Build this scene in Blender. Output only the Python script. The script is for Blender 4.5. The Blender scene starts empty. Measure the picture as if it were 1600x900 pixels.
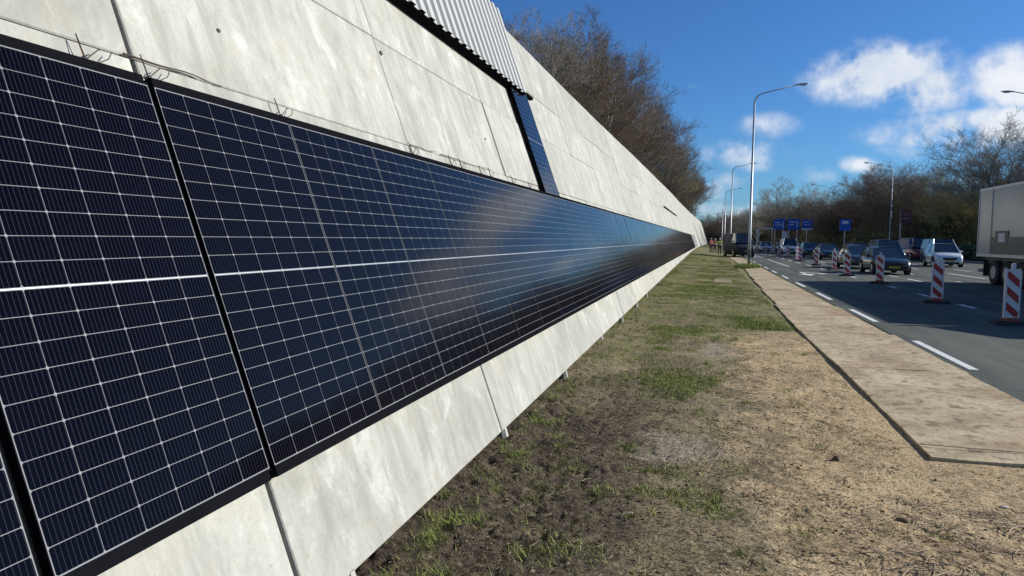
import bpy, bmesh, math, random
import numpy as np
from mathutils import Vector, Matrix
random.seed(7); RNG=np.random.default_rng(7)
S=bpy.context.scene; COL=S.collection
# ------------------------------------------------------------ camera
EYE=1.7
F_PX,YAW,PIT,ROL=1110.1,0.2694,-0.0710,0.012
def cam_axes():
    cy,sy,cp,sp=math.cos(YAW),math.sin(YAW),math.cos(PIT),math.sin(PIT)
    F=Vector((-sy*cp,cy*cp,sp)); R=Vector((cy,sy,0)); U=R.cross(F)
    c,s=math.cos(ROL),math.sin(ROL)
    return R*c+U*s, U*c-R*s, F
R_,U_,F_=cam_axes()
cam=bpy.data.cameras.new('camera'); co=bpy.data.objects.new('camera',cam); COL.objects.link(co)
cam.sensor_width=36; cam.lens=F_PX/1600*36; cam.clip_end=3000; cam.clip_start=0.05
co.matrix_world=Matrix(((R_.x,U_.x,-F_.x,0),(R_.y,U_.y,-F_.y,0),(R_.z,U_.z,-F_.z,EYE),(0,0,0,1)))
S.camera=co
# ------------------------------------------------------------ light
SUN_EL=math.radians(26); SUN_AZ=math.atan2(.92,.39)      # clockwise from +Y
SD=Vector((math.sin(SUN_AZ)*math.cos(SUN_EL),math.cos(SUN_AZ)*math.cos(SUN_EL),math.sin(SUN_EL)))
sl=bpy.data.lights.new('sun','SUN'); sl.energy=5.0; sl.angle=math.radians(.5); sl.color=(1,.955,.88)
so=bpy.data.objects.new('sun',sl); COL.objects.link(so); so.rotation_euler=SD.to_track_quat('Z','Y').to_euler()
S.view_settings.view_transform='Standard'; S.view_settings.look='None'; S.view_settings.exposure=.30; S.view_settings.gamma=1
def pix_dir(x,y):
    return (F_+R_*((x-800)/F_PX)-U_*((y-450)/F_PX)).normalized()
W=bpy.data.worlds.new('World'); S.world=W; W.use_nodes=True
nt=W.node_tree; nt.nodes.clear()
def N(t,**k):
    n=nt.nodes.new(t)
    for a,b in k.items(): setattr(n,a,b)
    return n
def LK(a,b): nt.links.new(a,b)
sky=N('ShaderNodeTexSky',sky_type='NISHITA',sun_disc=False,sun_elevation=SUN_EL,sun_rotation=SUN_AZ,air_density=1.0,dust_density=.35,ozone_density=2.6)
geo=N('ShaderNodeTexCoord')
# clouds: soft blobs in fixed sky directions, broken up by noise
def vmath(op,a,b=None):
    n=N('ShaderNodeVectorMath',operation=op)
    for i,v in enumerate((a,b)):
        if v is None: continue
        if isinstance(v,(tuple,Vector)): n.inputs[i].default_value=tuple(v)
        else: LK(v,n.inputs[i])
    return n
def m(op,a,b=None,c=None,clamp=False):
    n=N('ShaderNodeMath',operation=op); n.use_clamp=clamp
    for i,v in enumerate((a,b,c)):
        if v is None: continue
        if isinstance(v,(int,float)): n.inputs[i].default_value=v
        else: LK(v,n.inputs[i])
    return n.outputs[0]
dirv=geo.outputs['Generated']
nz=N('ShaderNodeTexNoise'); nz.inputs['Scale'].default_value=9; nz.inputs['Detail'].default_value=9; nz.inputs['Roughness'].default_value=.56
LK(dirv,nz.inputs['Vector'])
nz2=N('ShaderNodeTexNoise'); nz2.inputs['Scale'].default_value=26; nz2.inputs['Detail'].default_value=6; nz2.inputs['Roughness'].default_value=.6
LK(dirv,nz2.inputs['Vector'])
# blobs: px,py, half width px, half height px, strength
BL=[(1375,115,80,42,1.3),(1440,140,62,40,1.05),(1320,108,45,28,.8),(1500,205,105,30,1.1),(1560,200,70,30,1.05),(1400,210,60,22,.5),
    (1585,125,60,42,.95),(1195,200,58,26,.50),(1165,245,85,32,.62),(1210,245,40,14,.5),(1075,132,34,14,.45),(1345,258,36,15,.65),(1270,272,60,22,.42),(1500,150,120,60,.30),
    (1120,290,60,28,.8),(1450,232,80,22,.55),(1330,40,140,20,.22),(1150,335,120,30,.7),(1680,130,90,45,.8),(1400,330,260,28,.4)]
acc=None
for (x,y,a,b,st) in BL:
    c=pix_dir(x,y); ux=(pix_dir(x+1,y)-c)*1.0; ux.normalize(); uy=c.cross(ux)
    d=vmath('SUBTRACT',dirv,c)
    du=m('DIVIDE',vmath('DOT_PRODUCT',d.outputs[0],ux).outputs['Value'],a/F_PX*.93)
    dv=m('DIVIDE',vmath('DOT_PRODUCT',d.outputs[0],uy).outputs['Value'],b/F_PX*.93)
    dw=vmath('DOT_PRODUCT',dirv,c).outputs['Value']
    r2=m('ADD',m('MULTIPLY',du,du),m('MULTIPLY',dv,dv))
    g=m('MULTIPLY',m('EXPONENT',m('MULTIPLY',r2,-.85)),st)
    g=m('MULTIPLY',g,m('GREATER_THAN',dw,0))
    acc=g if acc is None else m('MAXIMUM',acc,g)
# generic cloud field elsewhere
big=N('ShaderNodeTexNoise'); big.inputs['Scale'].default_value=2.4; big.inputs['Detail'].default_value=5; LK(dirv,big.inputs['Vector'])
inview=vmath('DOT_PRODUCT',dirv,pix_dir(1150,200)).outputs['Value']
gen=m('MULTIPLY',m('MULTIPLY',m('SUBTRACT',big.outputs['Fac'],.56),4.0),m('MULTIPLY',m('SUBTRACT',.88,inview),3,clamp=True))
gen=m('MAXIMUM',gen,0)
acc=m('MAXIMUM',acc,m('MINIMUM',gen,.8))
nn=m('ADD',m('MULTIPLY',nz.outputs['Fac'],.7),m('MULTIPLY',nz2.outputs['Fac'],.3))
dens=m('MULTIPLY',acc,m('ADD',m('MULTIPLY',m('SUBTRACT',nn,.40),5.0),.34))
cr=N('ShaderNodeValToRGB'); cr.color_ramp.elements[0].position=.24; cr.color_ramp.elements[1].position=.86
cr.color_ramp.elements[0].color=(0,0,0,1); cr.color_ramp.elements[1].color=(.93,.93,.93,1); cr.color_ramp.interpolation='EASE'; LK(dens,cr.inputs[0])
# cloud brightness varies with thickness
cc=N('ShaderNodeMix',data_type='RGBA'); cc.inputs['A'].default_value=(5.4,6.2,7.5,1); cc.inputs['B'].default_value=(8.6,8.8,9.0,1)
LK(m('MULTIPLY',m('SUBTRACT',nz.outputs['Fac'],.38),4.2,clamp=True),cc.inputs['Factor'])
tint=N('ShaderNodeMix',data_type='RGBA',blend_type='MULTIPLY'); tint.inputs['Factor'].default_value=1
LK(sky.outputs[0],tint.inputs['A']); tint.inputs['B'].default_value=(.34,.655,1.05,1)
mx=N('ShaderNodeMix',data_type='RGBA'); LK(cr.outputs[0],mx.inputs['Factor']); LK(tint.outputs['Result'],mx.inputs['A']); LK(cc.outputs['Result'],mx.inputs['B'])
bg=N('ShaderNodeBackground'); bg.inputs[1].default_value=.088; LK(mx.outputs['Result'],bg.inputs[0])
wo=N('ShaderNodeOutputWorld'); LK(bg.outputs[0],wo.inputs[0])

# ------------------------------------------------------------ helpers
def tag(o,label=None,cat=None,group=None,kind=None):
    if label: o['label']=label
    if cat: o['category']=cat
    if group: o['group']=group
    if kind: o['kind']=kind
    return o
def link(o,parent=None):
    COL.objects.link(o)
    if parent: o.parent=parent
    return o
def thing(name,label,cat,loc=(0,0,0),rz=0,group=None):
    o=bpy.data.objects.new(name,None); link(o); o.location=loc; o.rotation_euler=(0,0,rz)
    o.empty_display_size=.2
    return tag(o,label,cat,group)
class MB:
    def __init__(s): s.v=[];s.f=[];s.mi=[]
    def add(s,vs,fs,mi=0):
        b=len(s.v); s.v+= [tuple(v) for v in vs]
        for f in fs: s.f.append(tuple(b+i for i in f)); s.mi.append(mi)
        return s
    def box(s,x0,x1,y0,y1,z0,z1,mi=0,c=0,M=None):
        if c<=0:
            vs=[(x,y,z) for z in (z0,z1) for y in (y0,y1) for x in (x0,x1)]
            fs=[(0,2,3,1),(4,5,7,6),(0,1,5,4),(2,6,7,3),(0,4,6,2),(1,3,7,5)]
        else: # chamfer on +z face edges
            vs=[(x0,y0,z0),(x1,y0,z0),(x1,y1,z0),(x0,y1,z0),(x0,y0,z1-c),(x1,y0,z1-c),(x1,y1,z1-c),(x0,y1,z1-c),
                (x0+c,y0+c,z1),(x1-c,y0+c,z1),(x1-c,y1-c,z1),(x0+c,y1-c,z1)]
            fs=[(3,2,1,0),(0,1,5,4),(1,2,6,5),(2,3,7,6),(3,0,4,7),(4,5,9,8),(5,6,10,9),(6,7,11,10),(7,4,8,11),(8,9,10,11)]
        if M: vs=[M@Vector(v) for v in vs]
        return s.add(vs,fs,mi)
    def tube(s,pts,rs,n=8,mi=0,cap=True):
        pts=[Vector(p) for p in pts]
        if not hasattr(rs,'__len__'): rs=[rs]*len(pts)
        vs=[];fs=[]
        for i,p in enumerate(pts):
            d=(pts[min(i+1,len(pts)-1)]-pts[max(i-1,0)]).normalized()
            a=d.orthogonal() if i==0 else (a-d*a.dot(d))
            a.normalize(); b=d.cross(a)
            for k in range(n):
                t=2*math.pi*k/n; vs.append(p+(a*math.cos(t)+b*math.sin(t))*rs[i])
        for i in range(len(pts)-1):
            for k in range(n): fs.append((i*n+k,i*n+(k+1)%n,(i+1)*n+(k+1)%n,(i+1)*n+k))
        if cap: fs.append(tuple(range(n))[::-1]); fs.append(tuple((len(pts)-1)*n+k for k in range(n)))
        return s.add(vs,fs,mi)
    def cyl(s,c,axis,r,h,n=16,mi=0,r2=None):
        c=Vector(c); ax=Vector(axis).normalized(); return s.tube([c-ax*h/2,c+ax*h/2],[r,r2 if r2 is not None else r],n,mi)
    def mesh(s,name,mats,smooth=False):
        me=bpy.data.meshes.new(name); me.from_pydata(s.v,[],s.f)
        if not isinstance(mats,(list,tuple)): mats=[mats]
        for mm in mats: me.materials.append(mm)
        if len(mats)>1: me.polygons.foreach_set('material_index',s.mi)
        if smooth: me.polygons.foreach_set('use_smooth',[True]*len(me.polygons))
        me.update(); return me
    def build(s,name,mats,parent=None,smooth=False):
        return link(bpy.data.objects.new(name,s.mesh(name,mats,smooth)),parent)
def tri_mesh(name,V,F,mat,smooth=False,mats=None,mi=None):
    V=np.asarray(V,dtype=np.float32); F=np.asarray(F,dtype=np.int32); k=F.shape[1]
    me=bpy.data.meshes.new(name); me.vertices.add(len(V)); me.vertices.foreach_set('co',V.ravel())
    me.loops.add(F.size); me.loops.foreach_set('vertex_index',F.ravel())
    me.polygons.add(len(F)); me.polygons.foreach_set('loop_start',np.arange(0,F.size,k,dtype=np.int32))
    me.polygons.foreach_set('loop_total',np.full(len(F),k,dtype=np.int32))
    for mm in (mats or [mat]): me.materials.append(mm)
    if mi is not None: me.polygons.foreach_set('material_index',np.asarray(mi,dtype=np.int32))
    if smooth: me.polygons.foreach_set('use_smooth',np.ones(len(F),dtype=bool))
    me.update(calc_edges=True); return me
def copy_tree(o,parent=None):
    c=o.copy(); COL.objects.link(c); c.parent=parent
    for ch in o.children: copy_tree(ch,c)
    return c
# value noise (numpy)
_T=RNG.random((256,256))
def vnoise(x,y):
    xi=np.floor(x).astype(int); yi=np.floor(y).astype(int); fx=x-xi; fy=y-yi
    fx=fx*fx*(3-2*fx); fy=fy*fy*(3-2*fy)
    a=_T[xi&255,yi&255]; b=_T[(xi+1)&255,yi&255]; c=_T[xi&255,(yi+1)&255]; d=_T[(xi+1)&255,(yi+1)&255]
    return (a*(1-fx)+b*fx)*(1-fy)+(c*(1-fx)+d*fx)*fy
def fbm(x,y,o=4):
    r=0;a=1;t=0
    for i in range(o): r=r+a*vnoise(x+i*17.3,y+i*9.1); t+=a; a*=.5; x=x*2.03; y=y*2.03
    return r/t
# ------------------------------------------------------------ materials
class Mt:
    def __init__(s,name,rough=.7,metal=0,spec=.5,coat=0,col=(.5,.5,.5)):
        s.m=bpy.data.materials.new(name); s.m.use_nodes=True; s.t=s.m.node_tree; s.b=s.t.nodes['Principled BSDF']
        s.b.inputs['Roughness'].default_value=rough; s.b.inputs['Metallic'].default_value=metal
        s.b.inputs['Specular IOR Level'].default_value=spec; s.b.inputs['Coat Weight'].default_value=coat; s.b.inputs['Coat Roughness'].default_value=.03
        s.b.inputs['Base Color'].default_value=(*col,1)
    def n(s,t,**k):
        x=s.t.nodes.new(t)
        for a,b in k.items(): setattr(x,a,b)
        return x
    def l(s,a,b): s.t.links.new(a,b)
    def coord(s,kind='Object',scale=(1,1,1)):
        c=s.n('ShaderNodeTexCoord'); mp=s.n('ShaderNodeMapping'); mp.inputs['Scale'].default_value=scale; s.l(c.outputs[kind],mp.inputs[0]); return mp.outputs[0]
    def pos(s,scale=(1,1,1)):
        g=s.n('ShaderNodeNewGeometry'); mp=s.n('ShaderNodeMapping'); mp.inputs['Scale'].default_value=scale; s.l(g.outputs['Position'],mp.inputs[0]); return mp.outputs[0]
    def noise(s,v,sc=5,det=5,ro=.5,dist=0):
        x=s.n('ShaderNodeTexNoise'); x.inputs['Scale'].default_value=sc; x.inputs['Detail'].default_value=det; x.inputs['Roughness'].default_value=ro; x.inputs['Distortion'].default_value=dist
        s.l(v,x.inputs['Vector']); return x.outputs['Fac']
    def ramp(s,f,stops):
        r=s.n('ShaderNodeValToRGB'); e=r.color_ramp.elements
        while len(e)<len(stops): e.new(.5)
        for i,(p,c) in enumerate(stops):
            e[i].position=p; e[i].color=(*c,1) if hasattr(c,'__len__') else (c,c,c,1)
        s.l(f,r.inputs[0]); return r.outputs[0]
    def mix(s,f,a,b,mode='MIX'):
        x=s.n('ShaderNodeMix',data_type='RGBA',blend_type=mode)
        for k,v in (('Factor',f),('A',a),('B',b)):
            i=x.inputs[k]
            if isinstance(v,(int,float)): i.default_value=v if k=='Factor' else (v,v,v,1)
            elif isinstance(v,tuple): i.default_value=(*v,1)
            else: s.l(v,i)
        return x.outputs['Result']
    def math(s,op,a,b=None,clamp=False):
        x=s.n('ShaderNodeMath',operation=op); x.use_clamp=clamp
        for i,v in enumerate((a,b)):
            if v is None: continue
            if isinstance(v,(int,float)): x.inputs[i].default_value=v
            else: s.l(v,x.inputs[i])
        return x.outputs[0]
    def sep(s,v):
        x=s.n('ShaderNodeSeparateXYZ'); s.l(v,x.inputs[0]); return x.outputs
    def col(s,c): s.l(c,s.b.inputs['Base Color']); return s
    def rough(s,c): s.l(c,s.b.inputs['Roughness']); return s
    def bump(s,h,st=.3,d=.01):
        x=s.n('ShaderNodeBump'); x.inputs['Strength'].default_value=st; x.inputs['Distance'].default_value=d; s.l(h,x.inputs['Height']); s.l(x.outputs[0],s.b.inputs['Normal']); return s
def plain(name,c,rough=.6,metal=0,coat=0,var=.15,sc=6,spec=.5):
    k=Mt(name,rough,metal,spec,coat); v=k.coord(); n=k.noise(v,sc,4,.6)
    k.col(k.mix(n,tuple(x*(1-var) for x in c),tuple(min(1,x*(1+var)) for x in c))); return k.m
# concrete: light, blotchy, streaked up the slope (local Y is up-slope)
k=Mt('concrete',.85,spec=.25)
v=k.coord('Object'); rnd=k.n('ShaderNodeObjectInfo').outputs['Random']
vv=k.n('ShaderNodeVectorMath',operation='ADD'); k.l(v,vv.inputs[0]); cx=k.n('ShaderNodeCombineXYZ'); k.l(k.math('MULTIPLY',rnd,57.),cx.inputs[2]); k.l(cx.outputs[0],vv.inputs[1]); v2=vv.outputs[0]
mp=k.n('ShaderNodeMapping'); mp.inputs['Scale'].default_value=(5.5,.7,1); mp.inputs['Rotation'].default_value=(0,0,.12); k.l(v2,mp.inputs[0])
st=k.noise(mp.outputs[0],1.6,6,.62,.4); bl=k.noise(v2,.9,5,.55,.3); fi=k.noise(v2,42,4,.6); mid=k.noise(v2,6,5,.6)
base=k.ramp(bl,[(.3,(.42,.415,.37)),(.5,(.475,.47,.425)),(.7,(.53,.52,.465))])
base=k.mix(k.ramp(st,[(.33,.6),(.48,.10),(.62,0.)]),base,(.27,.285,.265))
mp3=k.n('ShaderNodeMapping'); mp3.inputs['Scale'].default_value=(1.5,.85,1); mp3.inputs['Rotation'].default_value=(0,0,.05); k.l(v2,mp3.inputs[0]); m3=k.noise(mp3.outputs[0],2.4,8,.72,.6); base=k.mix(k.ramp(m3,[(.35,.75),(.50,0.)]),base,(.33,.33,.30)); base=k.mix(k.ramp(m3,[(.54,0.),(.66,.7)]),base,(.66,.665,.63))
base=k.mix(k.ramp(st,[(.58,0.),(.76,.45)]),base,(.60,.61,.585))
base=k.mix(k.ramp(mid,[(.52,0.),(.74,.38)]),base,(.42,.37,.27))
base=k.mix(k.ramp(fi,[(.32,.25),(.5,0.)]),base,(.28,.27,.22))
vo=k.n('ShaderNodeTexVoronoi'); vo.inputs['Scale'].default_value=8; k.l(v2,vo.inputs['Vector'])
base=k.mix(k.ramp(vo.outputs['Distance'],[(.025,.7),(.055,0.)]),base,(.22,.21,.19))
tone=k.ramp(rnd,[(0,(.79,.79,.765)),(1,(.93,.93,.90))])
base=k.mix(1.0,base,tone,'MULTIPLY')
k.col(base); hh=k.math('ADD',k.math('MULTIPLY',fi,.5),k.math('MULTIPLY',mid,1.)); k.bump(hh,.35,.012); CONC=k.m
JOINT=plain('joint_sealant',(.09,.085,.08),.9)
# solar glass materials
k=Mt('solar_cell',.6,spec=.0,coat=1.0,col=(.006,.006,.02)); k.b.inputs['Coat Roughness'].default_value=.10; k.b.inputs['Coat IOR'].default_value=1.19; k.b.inputs['Specular IOR Level'].default_value=.0
v=k.coord(); s3=k.sep(v)
fx=k.math('FRACT',k.math('DIVIDE',k.math('ADD',s3[0],.5),.166/9))
line=k.math('LESS_THAN',k.math('ABSOLUTE',k.math('SUBTRACT',fx,.5)),.05)
cn=k.noise(v,3,2)
cell=k.mix(cn,(.0008,.0008,.002),(.0018,.0015,.0045))
k.col(k.mix(k.math('MULTIPLY',line,.5),cell,(.055,.055,.062))); 
cb=k.noise(k.pos(),1.1,3,.5); bnn=k.n('ShaderNodeBump'); bnn.inputs['Strength'].default_value=.05; bnn.inputs['Distance'].default_value=.02; k.l(k.noise(k.pos(),7,2),bnn.inputs['Height']); k.l(bnn.outputs[0],k.b.inputs['Coat Normal']); CELL=k.m
k=Mt('backsheet_white',.6,spec=.0,coat=1.0); k.b.inputs['Coat Roughness'].default_value=.10; k.b.inputs['Coat IOR'].default_value=1.19
k.col(k.mix(k.noise(k.coord(),8,3),(.20,.205,.21),(.27,.275,.28))); BACK=k.m
BLACKM=plain('black_anodised_aluminium',(.0075,.008,.010),.7,.0,var=.2,spec=.0)
ALU=plain('raw_aluminium',(.55,.57,.6),.4,.7,var=.1)
RUST=plain('rusty_steel_rod',(.06,.035,.022),.8,var=.4,sc=40)
WHITESH=plain('white_coated_cladding',(.45,.45,.42),.5,var=.09,sc=1.3)
ZINC=plain('galvanised_steel',(.42,.44,.45),.42,.55,var=.15,sc=9)
DGREY=plain('dark_grey_paint',(.07,.075,.08),.5)
RUBBER=plain('black_rubber',(.02,.02,.021),.8)
RED=plain('signal_red_reflective',(.36,.022,.02),.4,var=.12)
WHITE=plain('white_reflective',(.60,.61,.62),.45,var=.08)
ORANGE=plain('faded_red_rubber',(.28,.07,.05),.85,var=.3)
BLUE=plain('sign_blue',(.012,.08,.42),.4,var=.08)
GLASS=Mt('car_glass',.06,spec=.8,coat=.6,col=(.015,.02,.024)).m
LAMPG=Mt('headlamp_glass',.08,spec=.9,coat=1,col=(.75,.78,.8)).m
CHROME=Mt('chrome_trim',.18,1,col=(.6,.62,.64)).m
PLATE=plain('yellow_number_plate',(.40,.28,.03),.5)
PLASTIC=plain('black_plastic',(.018,.018,.02),.6)
# ------------------------------------------------------------ the wall frame
INC=1.22798; A0,B0=-2.36826,.64824
ci,si=math.cos(INC),math.sin(INC)
def bend(y): return 0 if y<85 else 9.0e-5*(y-85)**2
ORG=Vector((A0,0,B0+EYE))
XL=Vector((0,1,0)); YL=Vector((-ci,0,si)); ZL=Vector((si,0,ci))
WM=Matrix(((XL.x,YL.x,ZL.x,ORG.x),(XL.y,YL.y,ZL.y,ORG.y),(XL.z,YL.z,ZL.z,ORG.z),(0,0,0,1)))
def wl(y,t,d=0):      # local (along, upslope, out) with the bend in the world's x
    b=bend(y); return Vector((y,-t-b*ci,-d+b*si))
def interp(x,tab):
    if x<=tab[0][0]: return tab[0][1]
    for (a,b),(c,d) in zip(tab,tab[1:]):
        if x<=c: return b+(d-b)*(x-a)/(c-a)
    return tab[-1][1]
CREST=[(0,-3.10),(11,-3.14),(18,-3.22),(25,-3.36),(37,-3.66),(76,-4.45),(120,-4.9),(170,-5.1),(212,-5.0),(232,-2.6)]
BOT=[(0,2.43),(6,2.40),(9,2.38),(17.5,2.32),(40,2.18),(72,2.02),(100,1.95),(240,1.95)]
GZ=[(0,0),(17,.04),(40,.12),(72,.24),(110,.3),(240,.3)]     # the verge at the wall's foot rises very slightly
D0=.085; TH=.22
wall=thing('sloping_concrete_wall','long pale concrete slab wall leaning back beside the verge, solar panels along its lower half','wall')
wall.matrix_world=WM
YS=[2.66+3.03*i for i in range(-2,76)]
rb=random.Random(3)
def slab(name,y0,y1,t0a,t0b,t1a,t1b,g=.008,proud=0):
    # t0 upper edge, t1 lower edge, at y0 (a) and y1 (b)
    g2=g; c=.006; g=.0025
    q=[(y0+g2,t1a-g),(y1-g2,t1b-g),(y1-g2,t0b+g),(y0+g2,t0a+g)]
    qi=[(y0+g2+c,t1a-g-c),(y1-g2-c,t1b-g-c),(y1-g2-c,t0b+g+c),(y0+g2+c,t0a+g+c)]
    vs=[wl(a,b,D0+TH) for a,b in q]+[wl(a,b,D0+c-proud) for a,b in q]+[wl(a,b,D0-proud) for a,b in qi]
    fs=[(3,2,1,0),(0,1,5,4),(1,2,6,5),(2,3,7,6),(3,0,4,7),(4,5,9,8),(5,6,10,9),(6,7,11,10),(7,4,8,11),(8,9,10,11)]
    return MB().add(vs,fs).build(name,CONC,wall)
core=MB()
for i in range(len(YS)-1):
    y0,y1=YS[i],YS[i+1]
    if y1>233: break
    ca,cb_=interp(y0,CREST),interp(y1,CREST); ba,bb=interp(y0,BOT),interp(y1,BOT)
    k_a=(ca+.165)/(-2.985); k_b=(cb_+.165)/(-2.985)
    e=[(ca,cb_)]
    for fr in (-2.02+.165,-1.165+.165):
        e.append((-.165+fr*k_a,-.165+fr*k_b))
    e+= [(-.165,-.165),(ba,bb)]
    wide=.012 if y0<3 or y0<6 else .008
    for j in range(4):
        (ta,tb),(ua,ub)=e[j],e[j+1]
        slab('concrete_slab',y0,y1,ta,tb,ua,ub,g=(.015 if 0<y1<6.2 else .007),proud=rb.uniform(-.006,.006) if y0>2 else 0)
    core.add([wl(y0,ba-.08,D0+.19),wl(y1,bb-.08,D0+.19),wl(y1,cb_+.06,D0+.19),wl(y0,ca+.06,D0+.19),
              wl(y0,ba-.08,D0+.03),wl(y1,bb-.08,D0+.03),wl(y1,cb_+.06,D0+.03),wl(y0,ca+.06,D0+.03)],
             [(3,2,1,0),(4,5,6,7),(0,1,5,4),(2,3,7,6)])
core.build('joint_filler',JOINT,wall)
# concrete feet under the wall
ft=MB()
for y,tt in [(3.05,0),(5.78,0),(8.5,0),(11.6,0),(14.5,0),(17.6,0),(20.6,0),(26,0),(32,0)]:
    b=interp(y,BOT); p=WM@wl(y,b,D0+.02); z0=interp(y,GZ)
    f=MB(); f.tube([(p.x-.01,y,p.z+.02),(p.x+.01,y+.02,z0-.12)],[.035,.06],7)
    o=f.build('support_foot',CONC); o.parent=wall; o.matrix_parent_inverse=WM.inverted()

# ------------------------------------------------------------ solar panels
PW,PH=1.0435,1.760
CW,CH=.1690,.0837; GX=.0022; GY=.0024; MIDG=.0095
cols=[-(6*CW+5*GX)/2+CW/2+i*(CW+GX) for i in range(6)]
rows=[]
for j in range(10): rows.append(MIDG/2+CH/2+j*(CH+GY))
rows=[-r for r in rows[::-1]]+rows
def cell_verts(cx_,cy_,c=.0055):
    w,h=CW/2,CH/2
    return [(cx_-w+c,cy_-h,0),(cx_+w-c,cy_-h,0),(cx_+w,cy_-h+c,0),(cx_+w,cy_+h-c,0),(cx_+w-c,cy_+h,0),(cx_-w+c,cy_+h,0),(cx_-w,cy_+h-c,0),(cx_-w,cy_-h+c,0)]
def cell_solid(mb,cx_,cy_,z0,z1):
    a=cell_verts(cx_,cy_); n=8
    vs=[(x,y,z0) for x,y,_ in a]+[(x,y,z1) for x,y,_ in a]
    mb.add(vs,[tuple(range(8,16))]+[(i,(i+1)%8,8+(i+1)%8,8+i) for i in range(8)])
lipx,lipy=.0045,.011
ZF=.0; ZB=-.0016; ZC=-.0012
def frame_mesh():
    b=MB(); w,h=PW/2,PH/2; dz=-.038
    b.box(-w,w,-h,-h+lipy,dz,ZF); b.box(-w,w,h-lipy,h,dz,ZF)
    b.box(-w,-w+lipx,-h+lipy,h-lipy,dz,ZF-.0004); b.box(w-lipx,w,-h+lipy,h-lipy,dz,ZF-.0004)
    return b.mesh('frame',BLACKM)
FRAME=frame_mesh()
BS=MB().box(-PW/2+lipx+.0005,PW/2-lipx-.0005,-PH/2+lipy+.0005,PH/2-lipy-.0005,-.030,ZB).mesh('backsheet',BACK)
b=MB()
b.box(-PW/2+.012,PW/2-.012,-.0019,.0019,ZB-.0002,ZB+.0006)
RIBB=b.mesh('centre_ribbon',[ZINC])
b=MB()
for y_ in rows:
    for x_ in cols: cell_solid(b,x_,y_,ZB-.0005,ZC)
CELLS=b.mesh('cell_sheet',CELL)
b=MB(); cell_solid(b,0,0,ZB-.0005,ZC); ONE=b.mesh('cell',CELL)
TR=random.Random(12)
def solar_panel(yc,tc,label,group,single=False,d=0):
    o=bpy.data.objects.new('solar_panel',None); link(o); o.empty_display_size=.3
    o.matrix_world=WM@Matrix.Translation(wl(yc,tc,d))
    if yc>5.3 and group: o.matrix_world=o.matrix_world@Matrix.Rotation(math.radians(TR.uniform(-.16,.16)),4,'Y')@Matrix.Rotation(math.radians(TR.uniform(-.12,.12)),4,'X')
    tag(o,label,'solar panel',group)
    link(bpy.data.objects.new('frame',FRAME),o); link(bpy.data.objects.new('backsheet',BS),o); link(bpy.data.objects.new('centre_ribbon',RIBB),o)
    if single:
        for y_ in rows:
            for x_ in cols:
                c=link(bpy.data.objects.new('cell',ONE),o); c.location=(x_,y_,0)
    else: tag(link(bpy.data.objects.new('cells',CELLS),o),kind='stuff')
    return o
ORD=['','second','third','fourth','fifth','sixth','seventh','eighth','ninth','tenth','eleventh','twelfth']
GP='solar panels in the long lower row on the wall'
cy0=2.628+.001+PW/2; TC=1.755/2
solar_panel(1.000,TC,'leftmost solar panel in the row, only a corner showing at the lower left',GP,True)
solar_panel(2.600-PW/2,TC,'large second solar panel from the left, with a wide black gap on each side',GP,True)
for i in range(92):
    lab=None
    if i==0: lab='third solar panel from the left, directly right of the second black gap'
    elif i<7: lab='%s solar panel from the left in the long row on the wall'%ORD[i+2]
    elif i<9: lab=['ninth','tenth'][i-7]+' solar panel from the left, just below the single upright panel'
    elif i==91: lab='last solar panel at the far end of the row, where bare concrete begins'
    else: lab='distant solar panel seen edge on in the far stretch of the long row' if i>24 else '%s solar panel beyond the one under the upright panel'%['first','second','third','fourth','fifth','sixth','seventh','eighth','ninth','tenth','eleventh','twelfth','thirteenth','fourteenth','fifteenth','sixteenth'][i-9]
    solar_panel(cy0+1.045*i,TC,lab,GP,i<4)
PEND=2.628+1.045*92
yc=10.47+PW/2
solar_panel(yc,-.03-PH/2,'single solar panel mounted above the row, running up the slope beneath the ribbed cladding',None,False)
# black edge trims, top and bottom of the row
def trim(y0,y1,t0,t1,d0,d1,label,group):
    a=[wl(y0,t1,d1),wl(y1,t1,d1),wl(y1,t0,d1),wl(y0,t0,d1),wl(y0,t1,d0),wl(y1,t1,d0),wl(y1,t0,d0),wl(y0,t0,d0)]
    o=MB().add(a,[(3,2,1,0),(4,5,6,7),(0,1,5,4),(1,2,6,5),(2,3,7,6),(3,0,4,7)]).build('edge_trim',BLACKM)
    o.matrix_world=WM; return tag(o,label,'trim',group)
yy=-1.2; k_=0
while yy<PEND:
    y1=min(yy+5.225,PEND)
    if k_==0: y1=2.583
    near='near' if yy<8 else 'far'
    nm=['left of the first wide gap','just right of the first wide gap'][k_] if k_<2 else 'in the far stretch'
    trim(yy,y1-.004,-.034,-.0015,-.001,.04,'black metal trim along the top of the solar panels '+nm,'black trims over the panel row')
    trim(yy,y1-.004,1.7575,1.795,-.002,.045,'black metal trim along the bottom of the solar panels '+nm,'black trims under the panel row')
    yy=y1 if k_ else 2.628; k_+=1
trim(10.47,11.93,-1.835,-1.795,-.02,.05,'black bar across the top of the single upright solar panel, sticking out at its right',None)
trim(48.5,67,-1.70,-1.58,D0-.05,D0+.02,'thin dark bar fixed to the far wall above the panels',None)
for i,y in enumerate([99.5,103,107,112,118]):
    o=MB().add([wl(y+a*.12,t,d) for a in (0,1) for t in (-.1,1.8) for d in (.03,.09)],[(0,1,3,2),(4,6,7,5),(0,4,5,1),(2,3,7,6),(0,2,6,4),(1,5,7,3)]).build('bare_rail',ZINC); o.matrix_world=WM
    tag(o,'bare metal mounting rail on the wall beyond the last solar panel','rail','bare rails beyond the panels')
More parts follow.
